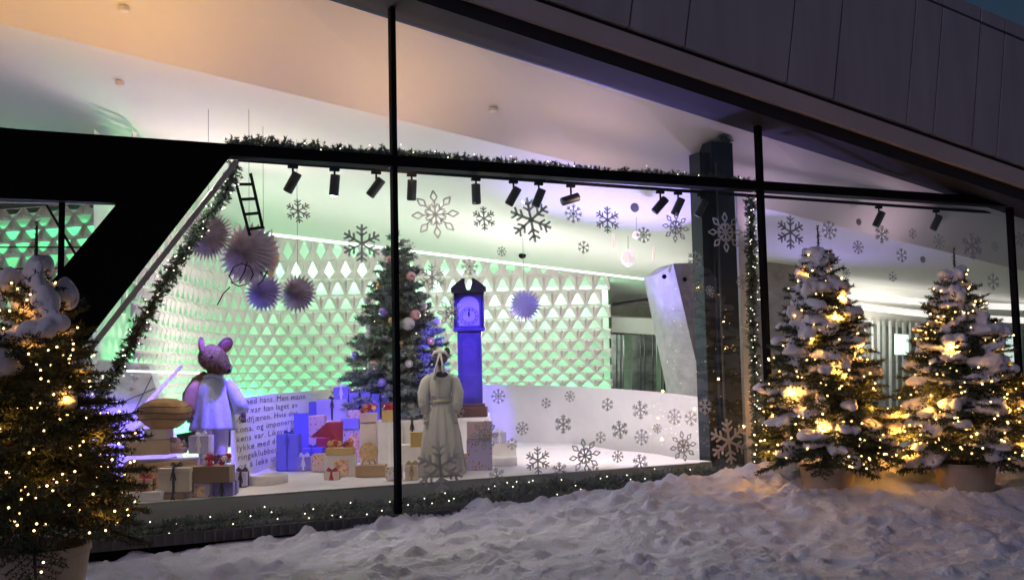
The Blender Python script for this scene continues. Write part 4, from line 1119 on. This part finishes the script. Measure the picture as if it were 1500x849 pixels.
def gift(x0, y0, x1, y1, c, lab, on=None, d=None, dd=.22, rz=0., ribbon=None, lid=False, bow=False, flowers=None, patch=None, name='gift_box'):
    xc = (x0+x1)/2
    if on is None and d is None:
        p = PZ(xc, y1, ZS); depth = (p-CAM).dot(fw); 
        ymin = YS+.06+dd*.5
        if xc < 443 and depth > 12.2: p = PD(xc, y1, 12.2); depth = 12.2
        if depth > 12.95: p = PD(xc, y1, 12.95); depth = 12.95
        if p.y < ymin: p = PY(xc, y1, ymin); depth = (p-CAM).dot(fw)
        z = ZS+.006
    elif on is None:
        p = PD(xc, y1, d); depth = d; z = p.z
    else:
        depth = d if d else on['dep']; p = PD(xc, y1, depth); z = on['top']+.002
    zt = PD(xc, y0, depth).z; h = max(.05, zt-z); wd = (x1-x0)*depth/FPX*.97
    t = thing(name, (p.x, p.y, z), lab, 'gift box' if name == 'gift_box' else name.replace('_', ' '), 'wrapped presents and cartons heaped on the stage', -az+rz)
    hb = h-.002
    cy = dd/2*0
    MB().box((0,cy,hb/2), (wd,dd,hb)).build('box_body', paper(c), t, world=False, bevel=.004)
    if lid: MB().box((0,cy,hb-.02), (wd+.012,dd+.012,.046)).build('lid', paper(c), t, world=False, bevel=.004)
    if ribbon:
        m_ = mat('ribbon '+ribbon, dict(dark=(.03,.025,.03), red=(.4,.02,.05), white=(.8,.8,.8), gold=(.5,.35,.1), blue=(.08,.08,.4))[ribbon], .4)
        e = .011 if lid else .005
        rb = MB(); rb.box((0,cy,hb/2), (.022,dd+2*e,hb+2*e*.8)); rb.box((0,cy,hb/2), (wd+2*e,.022,hb+2*e*.8)) 
        rb.build('ribbon', m_, t, world=False)
        bw = MB(); zb = hb+e+.004
        for s in (-1,1):
            bw.tube([(0,cy-.01,zb),(s*.04,cy-.02,zb+.03),(s*.06,cy-.01,zb+.012),(s*.03,cy,zb),(0,cy-.01,zb)], [(.004,.012)]*5, 6)
            bw.tube([(0,cy-dd/2-e,hb),(s*.015,cy-dd/2-e-.006,hb-.06),(s*.025,cy-dd/2-e-.004,hb-.11)], [(.003,.006)]*3, 6)
        bw.build('bow', m_, t, world=False)
    if patch:
        m_ = mat('print', (.62,.12,.06), .6, var=.3, scale=22, c2=(.85,.62,.40))
        MB().box((patch*wd,-dd/2-.003,hb*.45), (wd*.45,.004,hb*.8)).build('printed_panel', m_, t, world=False)
    if flowers:
        cc = dict(red=[(.5,.02,.06),(.75,.7,.72),(.4,.03,.1)], orange=[(.75,.30,.08),(.55,.05,.08),(.8,.55,.2)], pink=[(.75,.6,.62),(.7,.5,.5),(.4,.25,.2)])[flowers]
        f = tag(bpy.data.objects.new('flower_posy', None), {'red': 'red and white', 'orange': 'orange and red', 'pink': 'pale pink'}[flowers]+' flower posy lying on the '+' '.join(lab.split(',')[0].split()[:8]), 'flowers'); col.objects.link(f)
        f.location = (p.x, p.y, z+hb)
        for i, cx in enumerate(cc):
            m3 = mat('petal %s %d' % (flowers, i), cx, .7)
            for k in range(5):
                fx, fy, fz = rnd.uniform(-.42,.42)*wd, rnd.uniform(-.05,.05), rnd.uniform(.015,.085)
                g_ = MB()
                for q in range(6): 
                    a = q*math.pi/3; g_.ball((fx+.018*math.cos(a), fy-.005, fz+.018*math.sin(a)), 1, 6, (.014,.008,.014))
                g_.ball((fx,fy-.01,fz), .01, 6); g_.build('blossom', m3, f, smooth=True, world=False)
        lf = MB()
        for k in range(9):
            a = rnd.uniform(0, 6.28); lf.tube([(0,0,.01),(.08*math.cos(a),.03,.03+.05*abs(math.sin(a))),(.14*math.cos(a),.0,.04+.07*abs(math.sin(a)))], [(.004,.002),(.016,.003),(.002,.001)], 5)
        lf.build('leaves', M_garl, f, world=False)
    t['dep'] = depth; t['top'] = z+h
    return t
g1 = gift(186,664,290,706,'card','large brown carton at the bottom left of the heap', d=10.4, dd=.5, rz=.25)
g1.location.z = ZS+.006; 
g1b = gift(186,643,250,668,'tan','brown carton on top of the largest carton', on=g1, dd=.4, rz=.25)
g1c = gift(215,627,250,643,'cream','small cream box under the round basket', on=g1b, dd=.2)
g2 = gift(280,637,310,664,'lilac','lilac box in front of the mouse figure, right of the posy', on=g1, dd=.2, ribbon='white')
g3 = gift(250,655,272,668,'pink','small pink box with pale posy on the largest carton', on=g1, dd=.12, flowers='pink')
g4 = gift(242,719,276,736,'brown','flat brown box under the white lidded one', dd=.22, ribbon='dark')
g5 = gift(236,684,283,720,'cream','white lidded box tied with a thin dark bow near the glass', on=g4, dd=.2, ribbon='dark', lid=True)
g6 = gift(200,718,241,737,'white','flat white box at the lower left corner of the stage', dd=.24, lid=True)
g7 = gift(277,706,312,731,'lilac*','lilac patterned box at stage edge below the red posy', dd=.2, patch=.1)
g8 = gift(313,704,346,728,'violet','blue-violet box with dark ribbon at stage edge by the mouse figure', dd=.2, ribbon='dark')
g9 = gift(286,681,341,707,'brown','wide brown box with red and white posy, before the mouse figure', on=g7, dd=.2, flowers='red')
g10 = gift(405,661,434,681,'tan','small tan box alone in front of the lettered wall', dd=.2, rz=.2, ribbon='dark')
g11 = gift(408,635,440,668,'blue','blue box with dark ribbon left of the tall blue one', dd=.25, ribbon='blue')
g12 = gift(433,605,455,671,'blue','tall narrow royal blue box', dd=.2)
g13 = gift(452,608,478,668,'pink*','upright pink patterned box right of the tall blue one', dd=.18, patch=0)
g14 = gift(444,655,474,681,'blue','low blue box in front of the tall blue one', dd=.2, ribbon='blue')
g15 = gift(465,640,498,675,'red','dark red box below the red sloping cloth', dd=.2, ribbon='red')
g17 = gift(476,666,523,696,'white','white box with orange printed panel at the front of the heap', dd=.2, patch=.05, rz=.05)
g18 = gift(498,628,530,676,'lilac*','lilac gift bag with printed panel in mid heap', dd=.16, patch=.22)
g19 = gift(529,618,554,684,'cream','tall cream box left of the tall window post, with pale top', dd=.2)
g20 = gift(555,617,590,686,'white','tall white box partly hidden by the tall window post', dd=.22, ribbon='white')
g21 = gift(522,680,566,697,'card','low brown box carrying the round gold disc', dd=.2)
pz = {'dep': 13.55, 'top': .90}
g22 = gift(465,584,512,610,'lilac','wide lilac box with dark ribbon on the plinth left of the tree', on=pz, dd=.2, ribbon='dark')
g23 = gift(513,574,545,606,'violet','violet box behind the orange posy on the plinth', on=pz, dd=.2, ribbon='dark')
g24 = gift(546,576,572,606,'blue','blue box with dark ribbon under the indoor tree, next to the post', on=pz, dd=.2, ribbon='dark')
g25 = gift(528,604,553,619,'pink','thin pink box with orange posy topping the tall cream box', on=g19, dd=.15, flowers='orange')
g26 = gift(586,590,608,612,'white','small white box on the plinth just right of the tall post', on=pz, dd=.2)
g27 = gift(588,612,628,652,'white','big white box tied crosswise with thin dark string beside the gown', d=12.2, dd=.2, ribbon='dark', rz=-.2); g27.location.z = .62
g28 = gift(586,650,627,690,'white','white box at the foot of the crosswise tied one', dd=.2)
g29 = gift(602,652,622,674,'gold','gold bag between the white boxes left of the gown', d=11.4, dd=.12); 
g30 = gift(684,642,722,688,'lilac*','lilac patterned box to the right of the gown hem', dd=.2, patch=.0)
g33 = gift(459,664,477,690,'pink*','small pink patterned box left of the white one with the orange panel', dd=.16, patch=0)
g34 = gift(478,655,520,667,'gold','flat gold box with bright posy on the white box with the orange panel', on=g17, dd=.14, flowers='orange')
g35 = gift(500,612,527,629,'violet','violet box atop the lilac gift bag', on=g18, dd=.14)
g36 = gift(560,600,582,618,'gold','small gold box with dark posy topping the tall white box by the post', on=g20, dd=.14, flowers='red')
g31 = gift(712,648,757,676,'white','white box right of the lilac patterned one', dd=.22)
g32 = gift(684,616,722,644,'pink','pale pink box directly below the clock foot', on=g30, dd=.18)
gift(436,668,456,688,'violet','small violet box in front of the low blue one', dd=.14, ribbon='white')
gift(476,690,498,702,'cream','tiny cream box at the very front below the white one with the orange panel', dd=.12, ribbon='red')
gift(566,682,590,702,'white*','white dotted box at the front just left of the tall post', dd=.16)
gift(594,680,614,702,'cream','cream box right of the post foot in front of the white ones', dd=.14, ribbon='gold')
gift(454,588,468,610,'blue','small blue box at the left end of the plinth', on=pz, dd=.16)
gift(510,600,528,613,'pink*','small red dotted box between the violet ones on the plinth', d=13.0, dd=.12)
gift(346,690,364,712,'lilac','small lilac box beside the blue-violet one at stage edge', dd=.14, ribbon='dark')
gift(255,664,279,684,'brown','small brown box between the white lidded one and the red posy', on=g4, dd=.12, d=10.2) if 0 else None
gift(667,664,688,688,'pink*','small pink dotted box touching the right side of the gown hem', dd=.14)
gift(722,632,742,650,'lilac','small lilac box on the white one right of the clock foot', on=g31, dd=.14, ribbon='white')
gift(490,566,512,584,'violet','small violet box on the wide lilac one left of the tree', on=g22, dd=.14, ribbon='white')
gift(418,645,432,661,'white','tiny white box on the small tan one', on=g10, dd=.1, ribbon='red')
gift(205,700,225,718,'tan','small tan box on the flat white one in the stage corner', on=g6, dd=.14, ribbon='red')
# supports for the two floating ones
for g_, z in ((g27, .62),):
    p = g_.location; s_ = tag(MB().box((0,0,(z-ZS)/2), (.34,.22,z-ZS-.004)).build('gift_box', paper('cream'), None, bevel=.004), 'cream box hidden under the crosswise tied white one', 'gift box', 'wrapped presents and cartons heaped on the stage'); s_.location = (p.x, p.y, ZS+.004); s_.rotation_euler = (0,0,-az-.2)
g29.location.z = ZS+.30; g28['top']
# woven round basket lying on the small box
c = PD(241, 605, 10.4); bk_ = thing('woven_basket', (c.x, c.y, g1c['top']), 'large bulging striped brown basket on the carton heap', 'basket', None, -az)
M_wick = mat('wicker', (.36,.22,.09), .7, var=.25, scale=8, bump=.5, bscale=30)
hb_ = .30; prof = [(.13,0),(.19,.04),(.255,.11),(.275,.16),(.26,.21),(.21,.26),(.12,.295),(.02,.305)]
bb = MB(); pr2 = []
for (r1,z1),(r2,z2) in zip(prof, prof[1:]):
    for k in range(4): 
        t_ = k/4; pr2.append(((r1+(r2-r1)*t_)*(1-.035*(k % 2)), z1+(z2-z1)*t_))
bb.lathe((0,0,.0), pr2+[prof[-1]], 40, fold=lambda a, j: 1+.02*math.sin(a*9)).build('basket_body', M_wick, bk_, smooth=True, world=False)
for z_, r_ in ((.10,.25),(.16,.278),(.22,.25)):
    MB().tube([(r_*math.cos(a), r_*math.sin(a), z_+.008*math.sin(3*a)) for a in [2*math.pi*k/36 for k in range(37)]], .007, 6).build('binding_cord', mat('dark cord', (.12,.07,.03), .8), bk_, world=False)
c = PD(291, 640, 10.75); tag(MB().ball((0,0,.05), 1, 16, (.13,.10,.06), nz=.3, fz=7).build('straw_cushion', mat('straw', (.20,.16,.07), .9, var=.3, bump=.6), None, smooth=True), 'small olive brown straw cushion behind the lilac box at the mouse figure', 'cushion').location = (c.x, c.y, g1['top'])
# red sloping cloth
a = [PD(454,640,12.2), PD(478,619,12.2), PD(500,618,12.3), PD(499,655,12.2), PD(488,655,12.2), PD(484,640,12.2), PD(470,640,12.2)]
k_ = len(a); m_ = MB(); m_.add(a+[q+fw*.14 for q in a], [tuple(range(k_)), tuple(range(k_,2*k_))[::-1]]+[(q,k_+q,k_+(q+1)%k_,(q+1)%k_) for q in range(k_)])
tag(m_.build('red_cloth', mat('red velvet', (.36,.03,.07), .8, bump=.3), None), 'dark red folded velvet cloth draped over boxes in mid heap', 'cloth')
# round gold disc on little legs
c = PD(540,663,(g21['dep'])); dk_ = thing('round_gold_stand', (c.x, c.y, g21['top']), 'round gold woven disc on three little legs upon a low brown box', 'ornament', None, -az)
Mr = Matrix.Rotation(math.pi/2, 3, 'X')
MB().lathe((0,0,.14), [(.09,-.012),(.105,-.012),(.105,.012),(.09,.012)], 28, Mr).build('disc', mat('gold weave', (.62,.42,.20), .5, var=.3, scale=30), dk_, world=False)
for s in (-1,1): MB().tube([(s*.05,0,.06),(s*.08,0,0)], .008, 6).build('leg', M_wick, dk_, world=False)
MB().tube([(0,.02,.06),(0,.08,0)], .008, 6).build('leg', M_wick, dk_, world=False)
c = PD(412,676,12.2); hp = thing('dark_basket', PZ(402,676,ZS), 'small dark basket with round handle beside the small tan box', 'basket', None, -az)
MB().lathe((0,0,0), [(.07,0),(.10,.05),(.11,.10),(.105,.10),(.09,.03),(.001,.02)], 20).build('bowl', mat('dark wicker', (.10,.05,.10), .7), hp, world=False)
MB().tube([(.1*math.cos(a),0,.08+.10*math.sin(a)) for a in [math.pi*k/12 for k in range(13)]], .012, 6).build('handle', MATS['dark wicker'], hp, world=False)

# ------------------------------------------------------------------ lamps inside
ENU = .66
def S(loc, aim, en, c, size, rad=.06, blend=.7): lamp('SPOT', loc, en, c, aim, size, blend, rad, 'indoor_spot')
Wc = (1, .89, .78)
S(PY(490, 285, YT), PD(560, 640, 12.5), 270, Wc, 75)
S(PY(697, 295, YT), PD(640, 600, 12), 220, Wc, 40)
S(PY(836, 300, YT), PD(900, 640, 13.5), 350, (1,.84,.82), 80)
S(PY(967, 305, YT), PD(1000, 640, 13), 260, (1,.82,.88), 80)
S(PY(429, 285, YT), PD(240, 650, 10.3), 120, (1,.80,.60), 60)
# violet theatre lamps
V_ = (.11, .055, 1)
S(PD(470, 262, 10.6), PD(316, 682, 10.9), 1700, V_, 19)
S(PD(545, 262, 10.8), PD(500, 590, 12.9), 800, V_, 26)
S(PD(765, 292, 10.9), PD(692, 500, 13.5), 2300, V_, 24, .03, .4)
S(PD(400, 252, 10.6), PD(170, 640, 11.5), 2400, (.16,.09,1), 42)
S(PD(880, 320, 13.5), PD(768, 447, 16.5), 110, V_, 14)
S(PY(429, 285, YT), PD(305, 515, 10.9), 130, (1, .86, .66), 9)
for x_ in (1.6, 3.9): S((x_, 10.05, 3.35), (x_-.3, 7.4, 0), 150, (1, .86, .74), 100, .06, 1)  # added unseen spots throwing warm light out onto the snow
S(PD(500, 262, 10.7), PD(400, 625, 12.3), 520, V_, 24)
# ceiling washes: warm at the left, rose and violet to the right
for loc, aim, en, c_ in (((-1.6, 9.95, 3.9), (-.2, 10.7, 5.6), 215, (1, .48, .05)), ((1.0, 9.95, 3.8), (1.3, 10.7, 5.4), 110, (1, .52, .13)),
                       ((3.6, 9.95, 3.6), (3.8, 10.7, 5), 70, (1, .56, .26)), ((6.0, 9.95, 3.3), (6.2, 10.7, 4.6), 46, (1, .60, .46)),
                       ((8.6, 9.95, 3.1), (8.7, 10.6, 4.3), 26, (.85, .55, .85)), ((10.8, 9.95, 2.9), (10.9, 10.6, 4.0), 20, (.9, .6, .75))):
    S(loc, aim, en*ENU, c_, 150, .1, 1)
S((2.5, 14.5, 2.6), (2.5, 13.0, 4.6), 190, (1, .70, .66), 120, .15, 1)
S((5.0, 13.5, 2.2), (5.0, 12.6, 4.2), 420, (.60, .44, 1), 110, .15, 1)
S((7.6, 13.0, 1.3), (7.6, 11.8, 3.7), 800, (.36, .26, 1), 90, .15, 1)
S((11.0, 13.0, 1.3), (11, 11.4, 3.2), 130, (.40, .30, 1), 90, .15, 1)
# general hall light
for loc, en, c in (((3.6, 15.4, 2.0), 115, (1,.93,.88)), ((7.2, 15.2, 2.2), 120, (1,.90,.88)), ((9.5, 15.0, 2.2), 60, (1,.90,.86)), ((14, 14, 2.0), 55, (1,.94,.82)), ((-3, 17, 3.2), 30, (1,.97,.92)), ((13, 22, 2.0), 40, (.8,1,.85))):
    lamp('POINT', loc, en, c, rad=.25, name='hall_lamp')
